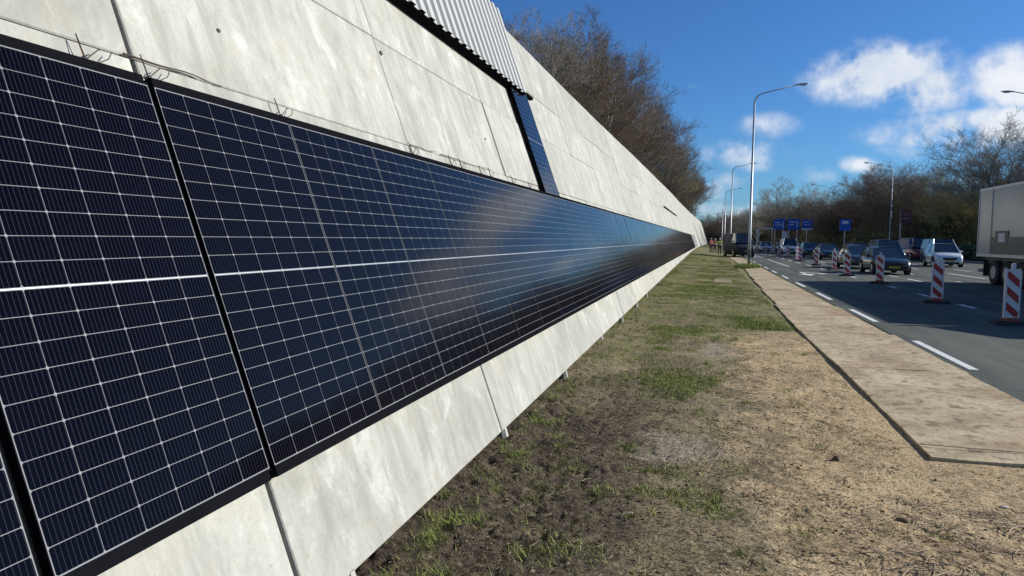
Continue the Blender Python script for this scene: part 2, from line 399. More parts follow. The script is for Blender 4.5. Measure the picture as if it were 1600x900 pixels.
# vertical rails in the wide gaps + hooks above the row
def rail_hook(y,label,big=1,hook=True):
    o=bpy.data.objects.new('mounting_rail',None); link(o); o.matrix_world=WM@Matrix.Translation(wl(y,0,0)); tag(o,label,'mounting rail','mounting rails sticking out above the panels')
    b=MB(); b.box(-.017,-.003,-.30,.058,-.062,-.040); b.build('rail_flange',ALU,o)
    b=MB(); b.box(.022,.032,-.30,.046,-.062,-.034); b.build('rail_flange',ALU,o)
    b=MB(); b.cyl((-.012,.062,-.048),(0,0,1),.009,.026,8); b.build('bolt',PLASTIC,o)
    if hook:
        b=MB(); b.tube([(-.012,.062,-.045),(-.02,.10,-.04),(-.018,.17,-.045),(-.002,.07,-.05)],.0028,5); b.build('hook_rod',RUST,o)
        b=MB(); b.tube([(-.010,.06,-.045),(.05,.11,-.02),(.082,.125,-.045)],.0026,5); b.build('hook_rod',RUST,o)
        b=MB(); b.tube([(.026,.048,-.05),(.10,.085,-.03),(.15,.135,-.045)],.0024,5); b.build('hook_rod',RUST,o)
for i,(y,lb) in enumerate([(2.35,'aluminium rail end with spiky wire hooks, leftmost above the panels'),(2.685,'aluminium rail end with wire hooks just right of the wall joint above the second panel'),(3.70,'aluminium rail end with crossed wires above the third panel')]):
    rail_hook(y,lb)
for y in (5.62,6.56,6.86,7.5,7.86,8.82,9.7,12.4,13.6,14.8): rail_hook(y,('small rail end poking out just right of the second wall joint' if y<6 else 'small rail end in the close pair above the sixth panel' if y<7 else 'small rail end in the second pair, left of the upright panel' if y<8 else 'small rail end nearest the upright panel' if y<10 else 'faint rail end beyond the upright single panel'),hook=(y<10))
for o_ in []: pass
for (y,t,r_) in [(5.75,-1.02,.02),(3.4,-.52,.012),(8.3,-.6,.012)]:
    b=MB(); b.cyl(wl(y,t,D0-.001),(0,0,1),r_,.012,10); b.build('tie_hole_plug',JOINT,wall)
# wire along the horizontal joint
for (ya,yb,lab) in [(2.60,3.25,'thin dark wire lying along the joint right of the leftmost wall seam'),(5.70,6.3,'thin dark wire lying in the joint above the fourth panel'),(6.4,8.1,'thin wire sagging above the fifth and sixth panels')]:
    b=MB(); pts=[]
    for i in range(13):
        f=i/12; y=ya+(yb-ya)*f; pts.append(WM@wl(y,-.168-.012*math.sin(f*9+ya)*f,D0-.012))
    b.tube(pts,[.0045*(1-.75*i/12)+.001 for i in range(13)],5); tag(b.build('joint_wire',RUST),lab,'wire','loose wires above the panels')
# ------------------------------------------------------------ ribbed cladding
cl=thing('ribbed_cladding','white ribbed metal cladding covering the upper part of the near wall','cladding'); cl.matrix_world=WM
P=.262; prof=[(0,0),(.085,0),(.105,.032),(.217,.032),(.237,0)]
nr=4; y_end=11.25; ystart=y_end-P*nr*14
for s_ in range(14):
    ya=ystart+s_*P*nr; pts=[]
    for r_ in range(nr):
        for (a,h) in prof: pts.append((ya+r_*P+a,h))
    pts.append((ya+nr*P-.003,0))
    b=MB(); vs=[];fs=[]; n_=len(pts)
    for tt in (-1.74,-3.17):
        for off in (0,-.004):
            for (y,h) in pts: vs.append(wl(y,tt,-.035-h-off))
    for i in range(n_-1):
        fs.append((i,i+1,2*n_+i+1,2*n_+i)); fs.append((n_+i+1,n_+i,3*n_+i,3*n_+i+1)); fs.append((i+1,i,n_+i,n_+i+1)); fs.append((2*n_+i,2*n_+i+1,3*n_+i+1,3*n_+i))
    fs.append((0,2*n_,3*n_,n_)); fs.append((n_-1,2*n_-1,4*n_-1,3*n_-1))
    b.add(vs,fs); b.build('cladding_sheet',WHITESH,cl)
b=MB()
for t in (-1.78,-2.4,-3.05):
    b.add([wl(y,t+a,d) for y in (ystart,y_end-.02) for a in (0,.05) for d in (-.03,D0-.004)],[(0,1,3,2),(4,6,7,5),(0,4,5,1),(2,3,7,6),(0,2,6,4),(1,5,7,3)])
b.build('batten',BLACKM,cl)  # battens coloured black to deepen the shadow band under the sheets
# ------------------------------------------------------------ ground
k=Mt('verge_soil',.95,spec=.15)
v=k.pos(); xyz=k.sep(v)
n1=k.noise(v,.55,5,.6,.3); n2=k.noise(v,2.3,6,.65,.5); n3=k.noise(v,15,5,.7,.4); n4=k.noise(v,60,3,.6); n5=k.noise(v,1.2,4,.6)
nf=k.noise(v,34,5,.75,.3)
sand=k.mix(k.ramp(nf,[(.36,0.),(.52,1.)]),(.20,.135,.07),k.ramp(n2,[(.35,(.48,.355,.20)),(.6,(.62,.47,.275))]))
sand=k.mix(k.ramp(k.noise(v,3.4,6,.75,1.0),[(.52,0.),(.64,.8)]),sand,(.20,.14,.075))
mud=k.mix(k.ramp(nf,[(.38,0.),(.62,1.)]),(.035,.026,.018),k.ramp(n2,[(.35,(.10,.078,.052)),(.65,(.20,.16,.11))]))
brn=k.mix(k.ramp(nf,[(.36,0.),(.58,1.)]),(.075,.058,.032),k.ramp(n2,[(.35,(.26,.215,.125)),(.65,(.42,.345,.215))]))
grs=k.mix(k.ramp(nf,[(.36,0.),(.6,1.)]),(.05,.06,.017),k.ramp(n2,[(.35,(.17,.205,.05)),(.65,(.33,.32,.11))]))
wob=k.math('MULTIPLY',k.math('SUBTRACT',n2,.5),2.4)
sx=k.math('ADD',k.math('ADD',xyz[0],wob),k.math('MULTIPLY',k.math('SUBTRACT',n1,.5),1.0))
fs_=k.ramp(sx,[(.15,0.),(.75,1.)])
fy=k.math('ADD',xyz[1],k.math('MULTIPLY',k.math('SUBTRACT',n1,.5),8.))
fy_s=k.math('DIVIDE',k.math('SUBTRACT',15.5,fy),3.0,clamp=True)
mudw=k.math('MULTIPLY',k.math('DIVIDE',k.math('SUBTRACT',k.math('ADD',-.15,wob),xyz[0]),.5,clamp=True),k.math('DIVIDE',k.math('SUBTRACT',9.5,fy),2.5,clamp=True))
c=k.mix(mudw,brn,mud)
fg=k.math('DIVIDE',k.math('SUBTRACT',fy,6.5),9.,clamp=True)
gm=k.math('ADD',k.math('MULTIPLY',fg,.75),k.math('MULTIPLY',k.math('SUBTRACT',n5,.55),3.0),clamp=True)
c=k.mix(k.math('MULTIPLY',gm,.85),c,grs)
c=k.mix(k.math('MULTIPLY',fs_,fy_s),c,sand)
def spot(cx_,cy_,rx,ry,n_):
    dx=k.math('DIVIDE',k.math('SUBTRACT',xyz[0],cx_),rx); dy=k.math('DIVIDE',k.math('SUBTRACT',xyz[1],cy_),ry)
    r=k.math('ADD',k.math('ADD',k.math('MULTIPLY',dx,dx),k.math('MULTIPLY',dy,dy)),k.math('MULTIPLY',k.math('SUBTRACT',n_,.5),5.))
    return k.math('SUBTRACT',1.2,r,clamp=True)
pale=k.math('MAXIMUM',spot(-.2,5.8,.42,.45,n2),k.math('MAXIMUM',spot(.6,30.5,.4,1.8,n2),spot(.2,11.2,.3,.7,n2)))
c=k.mix(k.math('MULTIPLY',pale,.8),c,k.mix(k.ramp(nf,[(.36,0.),(.55,1.)]),(.20,.155,.11),(.42,.36,.28)))
c=k.mix(k.ramp(n4,[(.36,.85),(.46,0.)]),c,(.045,.032,.02))
k.col(c); k.bump(k.math('ADD',k.math('MULTIPLY',n4,.35),nf),.8,.022); SOIL=k.m
def gz(x,y):
    """verge height (arrays)"""
    base=np.interp(y,[g[0] for g in GZ],[g[1] for g in GZ])*np.clip((1.6-x)/3.2,0,1)
    near=np.clip((26-y)/10,0,1)
    amp=np.clip((2.9-x)/.6,0.05,1)
    mudf=np.clip((.0-x)/.9,0.2,1)*np.clip((11-y)/3,.3,1)
    h=(fbm(x*1.3+5,y*1.3,4)-.5)*.09+(fbm(x*6,y*5+3,4)-.5)*.035*(.3+mudf)*near+(fbm(x*23+9,y*23,3)-.5)*.022*near*(.5+mudf)
    rid=np.abs(fbm(x*4.1+2,y*2.3+7,3)-.5); h=h-np.clip(.06-rid,0,.06)*.35*mudf*near
    pl=((x>1.84)&(x<3.3)&(y>6.3)&(y<76)); h=np.where(pl,np.minimum(h,.0)-.03,h)
    pk=np.clip((x-1.35)/.33,0,1)*(y>5.8)*(y<77); h=h*(1-.85*pk)-.012*pk
    return base+h*amp-.01
def grid(x0,x1,y0,y1,dx,dy,ysp=None):
    xs=np.arange(x0,x1+1e-6,dx); ys=np.arange(y0,y1+1e-6,dy) if ysp is None else np.array(ysp)
    X,Y=np.meshgrid(xs,ys); return X,Y
# one sheet with variable resolution: fine rows near the camera
ys=[1.5]
while ys[-1]<240: ys.append(ys[-1]+max(.018,.0042*ys[-1]))
xs=np.concatenate([np.arange(-3.0,-1.9,.08),np.arange(-1.9,3.38,.019)])
X,Y=np.meshgrid(xs,np.array(ys)); 
Z=gz(X,Y); Xb=X.copy()
Z[:,-1]=-.06
ny,nx=X.shape
V=np.stack([Xb,Y,Z],-1).reshape(-1,3)
idx=np.arange(ny*nx).reshape(ny,nx); Fq=np.stack([idx[:-1,:-1],idx[:-1,1:],idx[1:,1:],idx[1:,:-1]],-1).reshape(-1,4)
tag(link(bpy.data.objects.new('verge_ground',tri_mesh('verge_ground',V,Fq,SOIL,True))),kind='structure')
# terrain to the horizon, laid a little lower
k=Mt('field_grass',.95,spec=.1); v=k.pos(); n=k.noise(v,.15,6,.6); n2=k.noise(v,3,5,.7)
k.col(k.mix(n,k.ramp(n2,[(.3,(.05,.06,.02)),(.7,(.13,.13,.055))]),(.11,.09,.05))); FIELD=k.m
tag(MB().add([(-900,-400,-.14),(1200,-400,-.14),(1200,2000,-.14),(-900,2000,-.14)],[(0,1,2,3)]).build('terrain',FIELD),kind='structure')
# near piece of verge behind and beside the camera
tag(MB().add([(-8,-30,-.035),(3.35,-30,-.035),(3.35,1.52,-.035),(-8,1.52,-.035)],[(0,1,2,3)]).build('verge_behind',SOIL),kind='structure')
# embankment behind the wall
k=Mt('embankment_soil',.95,spec=.1); v=k.pos(); n2=k.noise(v,1.5,6,.7)
k.col(k.ramp(n2,[(.3,(.04,.035,.02)),(.5,(.08,.065,.035)),(.7,(.10,.10,.04))])); EMB=k.m
vs=[];fs=[]; ysl=[-30]+[y for y in range(0,232,8)]+[236]; 
for y in ysl:
    c_=interp(y,CREST); p=WM@wl(y,c_,D0+TH); zt=p.z-.22
    for (x,z) in ((p.x+.02,zt-1.6),(p.x-.03,zt),(p.x-4,zt+.25),(p.x-14,zt),(p.x-30,-.2)): vs.append((x+ (0 if x>p.x-1 else random.uniform(-.4,.4)),y,z+(0 if x>p.x-1 else random.uniform(-.2,.2))))
for i in range(len(ysl)-1):
    for j in range(4): a=i*5+j; fs.append((a,a+5,a+6,a+1))
a=(len(ysl)-1)*5; fs.append((a,a+1,a+2,a+3,a+4))
tag(MB().add(vs,fs).build('embankment',EMB,smooth=False),kind='structure')
# road
k=Mt('asphalt',.85,spec=.15); v=k.pos(); n1=k.noise(v,.35,5,.6,.4); n3=k.noise(v,70,3,.7); vs_=k.pos((2.2,.12,1)); n2=k.noise(vs_,1,5,.6); n6=k.noise(v,6,5,.6)
c=k.ramp(n1,[(.3,(.056,.064,.055)),(.7,(.088,.097,.083))]); c=k.mix(k.ramp(n2,[(.42,0.),(.66,.8)]),c,(.14,.143,.122)); c=k.mix(k.ramp(n3,[(.3,.5),(.5,0.)]),c,(.05,.055,.05)); c=k.mix(k.ramp(n3,[(.6,0.),(.8,.35)]),c,(.17,.17,.155))
c=k.mix(k.ramp(n6,[(.55,0.),(.75,.25)]),c,(.055,.06,.057))
vc=k.n('ShaderNodeTexVoronoi',feature='DISTANCE_TO_EDGE'); vc.inputs['Scale'].default_value=.16; nd=k.n('ShaderNodeVectorMath',operation='ADD'); k.l(v,nd.inputs[0]); nc=k.n('ShaderNodeTexNoise'); nc.inputs['Scale'].default_value=.9; nc.inputs['Detail'].default_value=5; k.l(v,nc.inputs['Vector']); sc_=k.n('ShaderNodeVectorMath',operation='SCALE'); sc_.inputs['Scale'].default_value=3.; k.l(nc.outputs['Color'],sc_.inputs[0]); k.l(sc_.outputs[0],nd.inputs[1]); k.l(nd.outputs[0],vc.inputs['Vector'])
c=k.mix(k.ramp(vc.outputs['Distance'],[(.0008,.9),(.0022,0.)]),c,(.03,.032,.03))
k.col(c); k.bump(n3,.4,.006); ASPH=k.m
RX0,RX1=3.30,22.5
def rb_(y): return bend(y)*1.0
def strip(name,x0,x1,ya,yb,z,mat,th=0,step=6,kind=None,parent=None):
    n=max(1,int((yb-ya)/step)); vs=[];fs=[]
    for i in range(n+1):
        y=ya+(yb-ya)*i/n; b=rb_(y); vs+=[(x0+b,y,z),(x1+b,y,z)]
    for i in range(n): fs.append((2*i,2*i+1,2*i+3,2*i+2))
    o=MB().add(vs,fs).build(name,mat,parent)
    if kind: tag(o,kind=kind)
    return o
strip('road',RX0,RX1,-60,520,.0,ASPH,kind='structure')
strip('far_verge',RX1+.15,60,-60,520,.02,FIELD,kind='structure')
# far kerb
b=MB()
for i in range(-10,90): 
    y=i*5.; bb=rb_(y); b.box(RX1+bb,RX1+.15+bb,y+.005,y+4.995,-.05,.11,c=.02)
tag(b.build('far_kerb',CONC),kind='structure')
k=Mt('road_paint',.7); v=k.pos(); nn_=k.noise(v,35,4,.7); n0=k.noise(v,3,4,.6); k.col(k.mix(k.ramp(nn_,[(.34,1.),(.46,0.)]),k.mix(n0,(.60,.60,.57),(.78,.78,.75)),(.14,.15,.14))); PAINT=k.m
def mark(x0,x1,y0,y1,name='road_marking'):
    strip(name,x0,x1,y0,y1,.004,PAINT,kind='structure')
k_=-1
while k_<40:
    y0=10.75+5.82*k_; mark(3.42,3.54,y0,y0+2.85); k_+=1
for y0 in (21.0,25.0,29.0,36.6,40.6,46.6,52,58,64,70,76,84,92,100,110): mark(6.66,6.80,y0,y0+(1.2 if y0<47 else 2.5))
for y0 in (15.2,9.5): mark(6.66,6.8,y0,y0+1.2)
mark(5.05,5.17,50,68); mark(5.05,5.17,73,90)
for y0 in (34,38.3,45,53,61,70,80,92): mark(8.85,8.98,y0,y0+2.6)
mark(12.7,12.86,38.6,44.2)
for y0 in (30,50,58,66,75,85,95): mark(12.7,12.84,y0,y0+3)
for y0 in (34.6,42.2,49.,56.): mark(10.5,10.62,y0,y0+.8)
for y0 in (40,48,58.,66,75): mark(15.0,15.12,y0,y0+3)
sm=MB(); pts=[(4.6+.32*i,12.1+.06*math.sin(i*1.7)+.03*math.sin(i*4.1)) for i in range(40)]
for (a,b_),(c_,d) in zip(pts,pts[1:]): sm.add([(a,b_-.011,.0035),(c_,d-.011,.0035),(c_,d+.012,.0035),(a,b_+.012,.0035)],[(0,1,2,3)])
tag(sm.build('road_crack_seal',JOINT),kind='structure')
# arrows
def arrow(x,y,s=1):
    b=MB(); z=.0045
    b.add([(x-.07*s,y,z),(x+.07*s,y,z),(x+.07*s,y+2.6*s,z),(x-.07*s,y+2.6*s,z)],[(0,1,2,3)])
    b.add([(x-.42*s,y,z),(x+.42*s,y,z),(x,y-1.7*s,z)],[(0,2,1)])
    b.add([(x+.07*s,y+1.7*s,z),(x+.9*s,y+.9*s,z),(x+.9*s,y+1.3*s,z),(x+.07*s,y+2.2*s,z)],[(0,1,2,3)])
    b.add([(x+.75*s,y+.35*s,z+.0002),(x+1.2*s,y+.9*s,z+.0002),(x+.75*s,y+1.7*s,z+.0002)],[(0,1,2)])
    tag(b.build('road_arrow',PAINT),kind='structure')
arrow(4.85,39.2); arrow(4.6,77); arrow(10.8,60)
# ------------------------------------------------------------ trackway mats
k=Mt('muddy_board',.8,spec=.3); v=k.coord(); g=k.pos(); n1=k.noise(g,1.3,6,.62,.6); n2=k.noise(g,7,6,.7,.4); vs2=k.pos((5,1,1)); n3=k.noise(vs2,9,4,.6)
c=k.ramp(n1,[(.3,(.27,.20,.115)),(.5,(.46,.37,.225)),(.68,(.56,.47,.31))]); c=k.mix(k.ramp(n2,[(.36,.9),(.49,0.)]),c,(.15,.10,.055)); c=k.mix(k.ramp(n2,[(.55,0.),(.75,.5)]),c,(.52,.455,.345)); c=k.mix(k.ramp(n3,[(.35,.35),(.5,0.)]),c,(.14,.105,.07))
c=k.mix(k.ramp(k.noise(g,.8,3,.5),[(.55,0.),(.68,.6)]),c,(.34,.19,.09))
k.col(c); k.bump(n2,.4,.006); MAT=k.m
rm=random.Random(5)
mats=[(6.2,10.42,1.74,3.26),(10.36,14.2,1.71,3.28),(14.2,20.1,1.70,3.22),(20.13,26,1.80,3.2),(26,32,1.86,3.18),(32,38,1.95,3.17),(38,44,2.05,3.18),(44,47.4,2.15,3.15),(49,56,2.1,3.15),(56,64,2.05,3.15),(64,73,1.95,3.1)]
for i,(ya,yb,xa,xb) in enumerate(mats):
    o=thing('track_mat',['nearest dusty brown track board, its cut corner pointing at the camera','second dusty brown track board from the camera along the road edge','third dusty brown track board from the camera along the road edge','fourth dusty brown track board, before the weeds at the lamp post'][i] if i<4 else (['fifth dusty track board from the camera','sixth dusty track board from the camera','seventh dusty track board from the camera','short track board ending at the tall lamp post'][i-4] if i<8 else ['track board directly beyond the tall lamp post','middle track board between lamp post and dark van','farthest track board, just before the dark van'][i-8]),'track mat',(0,0,0),0,'brown track boards laid beside the road')
    b=MB(); z1=.008+rm.uniform(-.003,.004); wj=rm.uniform(-.02,.02)
    n=24; m_=6; vs=[];fs=[]
    er=random.Random(i); yaw_=(0 if i==0 else er.uniform(-.05,.05))
    for a in range(n+1):
        for c_ in range(m_+1):
            f=a/n; x=xa+(xb-xa)*c_/m_+wj; y=ya+.018+(yb-ya-.036)*f; x+=(f-.5)*yaw_
            if c_ in (0,m_): x+=er.uniform(-.003,.003)
            if i==0 and a==0 : y+=.03*(c_/m_)
            zz=z1+.008*math.sin(x*5+y*1.1+i)+.004*math.sin(y*3.7)
            vs.append((x,y,zz))
    for a in range(n):
        for c_ in range(m_): q=a*(m_+1)+c_; fs.append((q,q+1,q+m_+2,q+m_+1))
    top=len(vs); ring=[c_ for c_ in range(m_+1)]+[a*(m_+1)+m_ for a in range(1,n+1)]+[n*(m_+1)+c_ for c_ in range(m_-1,-1,-1)]+[a*(m_+1) for a in range(n-1,0,-1)]
    for q in ring: x,y,z=vs[q]; vs.append((x,y,z-.03))
    L=len(ring)
    for a in range(L): fs.append((ring[(a+1)%L],ring[a],top+a,top+(a+1)%L))
    b.add(vs,fs).build('board',MAT,o)
    if i==0: MB().box(xa+.0,xb+1.2,ya+.32,ya+.33,z1+.009,z1+.012).build('seam_strip',RUST,o)
b=MB(); b.box(1.66,2.6,13.95,14.5,0,.01)
# ------------------------------------------------------------ grass, twigs, clods
k=Mt('grass_blades',.7,spec=.3); g=k.pos(); k.col(k.ramp(k.noise(g,9,3,.7),[(.3,(.09,.12,.022)),(.5,(.21,.26,.05)),(.72,(.40,.38,.14))])); 
GRASS=k.m
k=Mt('dry_grass_blades',.8,spec=.2); g=k.pos(); k.col(k.ramp(k.noise(g,14,3,.7),[(.3,(.15,.12,.06)),(.6,(.30,.25,.14)),(.8,(.42,.36,.22))])); DRY=k.m
def blades(name,X,Y,H,Wd,mat,lean=.6):
    n=len(X); Z=gz(X,Y)-.004; th=RNG.uniform(0,6.283,n); le=RNG.uniform(.1,lean,n)*H; ph=RNG.uniform(0,6.283,n)
    ax=np.cos(th)*Wd; ay=np.sin(th)*Wd; lx=np.cos(ph)*le; ly=np.sin(ph)*le
    p0=np.stack([X-ax,Y-ay,Z],1); p1=np.stack([X+ax,Y+ay,Z],1); p2=np.stack([X+lx,Y+ly,Z+H],1)
    V=np.stack([p0,p1,p2],1).reshape(-1,3); F=np.arange(3*n).reshape(-1,3)
    return link(bpy.data.objects.new(name,tri_mesh(name,V,F,mat)))
def scatter(n,x0,x1,y0,y1,pw=1.0):
    X=RNG.uniform(x0,x1,n); u=RNG.random(n); Y=y0*(y1/y0)**u if pw==1 else y0+(y1-y0)*u
    return X,Y
X,Y=scatter(620000,-1.75,1.75,2.6,75)
pn=fbm(X*1.1+3,Y*.8+11,4)-.10*np.clip((7.0-Y)/1.5,0,1); pn2=fbm(X*5,Y*5,3)
thr=.60-.16*np.clip((Y-9)/14,0,1)+.16*np.clip((X-.1)/.8,0,1)*(Y<13.5)
# known green patches
def patch(X,Y,cx_,cy_,rx,ry): return np.clip(1.15-((X-cx_)/rx)**2-((Y-cy_)/ry)**2,0,1)
bon=.12*patch(X,Y,-.45,10.5,.8,4.5)+.22*patch(X,Y,1.0,14.8,.8,1.5)+.13*patch(X,Y,-.02,4.65,.22,.35)*1.7+.12*patch(X,Y,-.5,9.5,.7,2)+.16*patch(X,Y,-1.0,4.0,.14,.25)+.16*patch(X,Y,-.62,4.7,.10,.2)+.14*patch(X,Y,-.3,8.6,.5,1.5)+.10*patch(X,Y,-.9,9.5,.6,2)+.16*patch(X,Y,-.25,6.9,.25,.7)+.16*patch(X,Y,.25,8.0,.12,.5)+.15*patch(X,Y,.6,26,.9,5)+.10*patch(X,Y,-1.35,6,.25,1.5)+.1*patch(X,Y,-.4,13,.6,3)
keep=(RNG.random(len(X))<np.clip((pn+bon+(pn2-.5)*.45-thr)*3.2,0,1)**1.6)&~((X>1.66)&(Y>6.1)&(Y<76))&~((np.abs(X-.6)<.35)&(np.abs(Y-30.5)<1.5))
X,Y=X[keep],Y[keep]; H=RNG.uniform(.012,.042,len(X))*(1+.9*patch(X,Y,1.0,14.8,.8,1.5)+.25*np.clip((Y-10)/40,0,1)); 
o=blades('grass',X,Y,H,RNG.uniform(.0016,.0034,len(X))*(1+Y*.06),GRASS,1.1); tag(o,'short patchy green grass on the muddy verge below the wall','grass',kind='stuff')
X,Y=scatter(170000,-1.75,1.75,2.6,60); pn=fbm(X*1.7+13,Y*1.2+1,4); keep=(pn+.12*np.clip((Y-6)/20,0,1)-.08*(X>.4)*(Y<13)>.50)&~((X>1.66)&(Y>6.1)); X,Y=X[keep],Y[keep]
o=blades('dry_grass',X,Y,RNG.uniform(.006,.025,len(X)),RNG.uniform(.001,.0022,len(X))*(1+Y*.07),DRY,2.2); tag(o,'flattened straw coloured dry grass scattered over the verge','dry grass',kind='stuff')
# tufts: clumps of longer blades
tx=[];ty=[];thh=[]
for q in range(230):
    yq=2.9*(26/2.9)**RNG.random(); xq=RNG.uniform(-1.62,.5) if RNG.random()<.8 else RNG.uniform(.3,1.6)
    if yq<8 and RNG.random()<.45: xq=RNG.uniform(-1.62,-1.3)
    nb=int(RNG.uniform(18,80)); rr_=RNG.uniform(.02,.07)
    tx.append(xq+RNG.normal(0,rr_,nb)); ty.append(yq+RNG.normal(0,rr_*1.3,nb)); thh.append(RNG.uniform(.02,.075,nb)*RNG.uniform(.6,1.2))
X=np.concatenate(tx);Y=np.concatenate(ty);H=np.concatenate(thh)
o=blades('grass_tufts',X,Y,H,RNG.uniform(.0012,.0026,len(X))*(1+Y*.05),GRASS,1.4); tag(o,'scattered longer grass tufts standing out of the mud','grass',kind='stuff')
n=260; X=-.78+RNG.normal(0,.11,n); Y=3.75+RNG.normal(0,.13,n)
o=blades('dark_weed_tuft',X,Y,RNG.uniform(.02,.07,n),RNG.uniform(.002,.004,n),GRASS,1.6); tag(o,'low weed clump in the mud, lower centre','weeds',kind='stuff')
# weeds round the lamp foot
n=2600; a=RNG.uniform(0,6.283,n); r=RNG.random(n)**.6*.75; X=2.32+np.cos(a)*r; Y=46.6+np.sin(a)*r*2.2
o=blades('weeds',X,Y,RNG.uniform(.08,.34,n),RNG.uniform(.008,.016,n),GRASS,.7); tag(o,'tuft of green weeds round the foot of the tall lamp post','weeds',kind='stuff')
# twigs and straw (uncountable litter)
def litter(n,x0,x1,y0,y1,lmin,lmax,rad,mat,name,label,cat,flt=None):
    X,Y=scatter(n,x0,x1,y0,y1)
    if flt is not None: kk=flt(X,Y); X,Y=X[kk],Y[kk]
    n=len(X); Z=gz(X,Y)+.004; L=RNG.uniform(lmin,lmax,n)/2; th=RNG.uniform(0,6.283,n); rr=RNG.uniform(.5,1,n)*rad*(1+Y*.03)
    dx,dy=np.cos(th)*L,np.sin(th)*L; px,py=-np.sin(th)*rr,np.cos(th)*rr; dz=RNG.uniform(-.3,.3,n)*L*.4
    kx,ky=-np.sin(th)*L*RNG.uniform(-.35,.35,n),np.cos(th)*L*RNG.uniform(-.35,.35,n)
    Vs=[]
    for (s_,kk_) in ((-1,0),(0,1),(1,0)):
        cx_,cy_,cz_=X+dx*s_+kx*kk_,Y+dy*s_+ky*kk_,Z+dz*s_
        Vs+=[np.stack([cx_-px,cy_-py,cz_],1),np.stack([cx_+px,cy_+py,cz_],1),np.stack([cx_,cy_,cz_+rr*1.6],1)]
    V=np.stack(Vs,1).reshape(-1,3); base=(np.arange(n)*9)[:,None]
    T=[]
    for q in (0,3):
        for (a_,b_) in ((0,2),(2,1),(1,0)): T.append(np.concatenate([base+q+a_,base+q+b_,base+q+3+b_,base+q+3+a_],1))
    F=np.concatenate(T,0)
    o=link(bpy.data.objects.new(name,tri_mesh(name,V,F,mat))); tag(o,label,cat,kind='stuff')
TWIG=plain('dead_twig',(.07,.045,.03),.9,var=.4,sc=30); STRAW=plain('pale_straw',(.42,.34,.23),.8,var=.3,sc=30)
nz_=lambda X,Y:(fbm(X*2+4,Y*2,3)>.44)&~((X>1.66)&(Y>6.1))
litter(3600,-1.6,3.2,2.6,26,.02,.12,.0022,TWIG,'dead_twigs','dark dead twigs and root ends littering the sandy verge','twigs',nz_)
litter(2600,-1.6,3.2,2.6,20,.02,.10,.0015,STRAW,'straw_bits','pale straw and dry stems littering the soil','straw',nz_)
litter(900,.9,2.2,3.6,5.2,.05,.26,.0022,STRAW,'root_mat','tangle of pale dry roots in the lower right corner','roots',lambda X,Y: fbm(X*5,Y*5,2)>.5)
# soil clods, thousands
def clods(n,flt,name,label,mat,rmin,rmax,y1=24):
    X,Y=scatter(n,-1.6,3.2,2.6,y1); kk=flt(X,Y); X,Y=X[kk],Y[kk]; n=len(X); Z=gz(X,Y)
    ico=np.array([(0,0,1),(.9,0,.2),(.28,.85,.2),(-.72,.53,.2),(-.72,-.53,.2),(.28,-.85,.2),(0,0,-.6)])
    fc=np.array([(0,1,2),(0,2,3),(0,3,4),(0,4,5),(0,5,1),(6,2,1),(6,3,2),(6,4,3),(6,5,4),(6,1,5)])
    R=RNG.uniform(0,1,n)**2.5*(rmax-rmin)+rmin; S3=RNG.uniform(.6,1.3,(n,7,3))
    th=RNG.uniform(0,6.283,n); V=ico[None]*S3*R[:,None,None]; V[:,:,2]*=.6
    c_,s_=np.cos(th)[:,None],np.sin(th)[:,None]; x=V[:,:,0]*c_-V[:,:,1]*s_; y=V[:,:,0]*s_+V[:,:,1]*c_
    V=np.stack([x+X[:,None],y+Y[:,None],V[:,:,2]+Z[:,None]],-1).reshape(-1,3)
    F=(fc[None]+(np.arange(n)*7)[:,None,None]).reshape(-1,3)
    o=link(bpy.data.objects.new(name,tri_mesh(name,V,F,mat))); tag(o,label,'soil',kind='stuff')
clods(16000,lambda X,Y:(fbm(X*1.8+4,Y*1.8+2,3)>.42)&~((X>1.66)&(Y>6.1)),'soil_crumbs','loose crumbs of soil over the verge',SOIL,.003,.017)
n=2600; X,Y=scatter(n,-1.6,1.7,2.6,22); kk=fbm(X*2.2+9,Y*1.6+4,3)>.44; X,Y=X[kk],Y[kk]; n=len(X); Z=gz(X,Y)+.006
th=RNG.uniform(0,6.283,n); a_=RNG.uniform(.006,.017,n); b_=a_*RNG.uniform(.4,.8,n); cu=RNG.uniform(-.3,.9,n)*a_
cx_,sx2=np.cos(th),np.sin(th)
P4=[]
for (u,w,z_) in ((-1,0,0),(0,-1,.6),(1,0,0),(0,1,.6)):
    P4.append(np.stack([X+cx_*a_*u-sx2*b_*w,Y+sx2*a_*u+cx_*b_*w,Z+cu*z_+.004],1))
V=np.stack(P4,1).reshape(-1,3); k=Mt('dead_leaf',.8,spec=.2); g=k.pos(); k.col(k.ramp(k.noise(g,25,2,.6),[(.35,(.10,.06,.035)),(.5,(.26,.18,.10)),(.68,(.46,.38,.26))]))
o=link(bpy.data.objects.new('dead_leaves',tri_mesh('dead_leaves',V,np.arange(4*n).reshape(-1,4),k.m))); tag(o,'small dead leaves and chips scattered over the soil','leaves',kind='stuff')
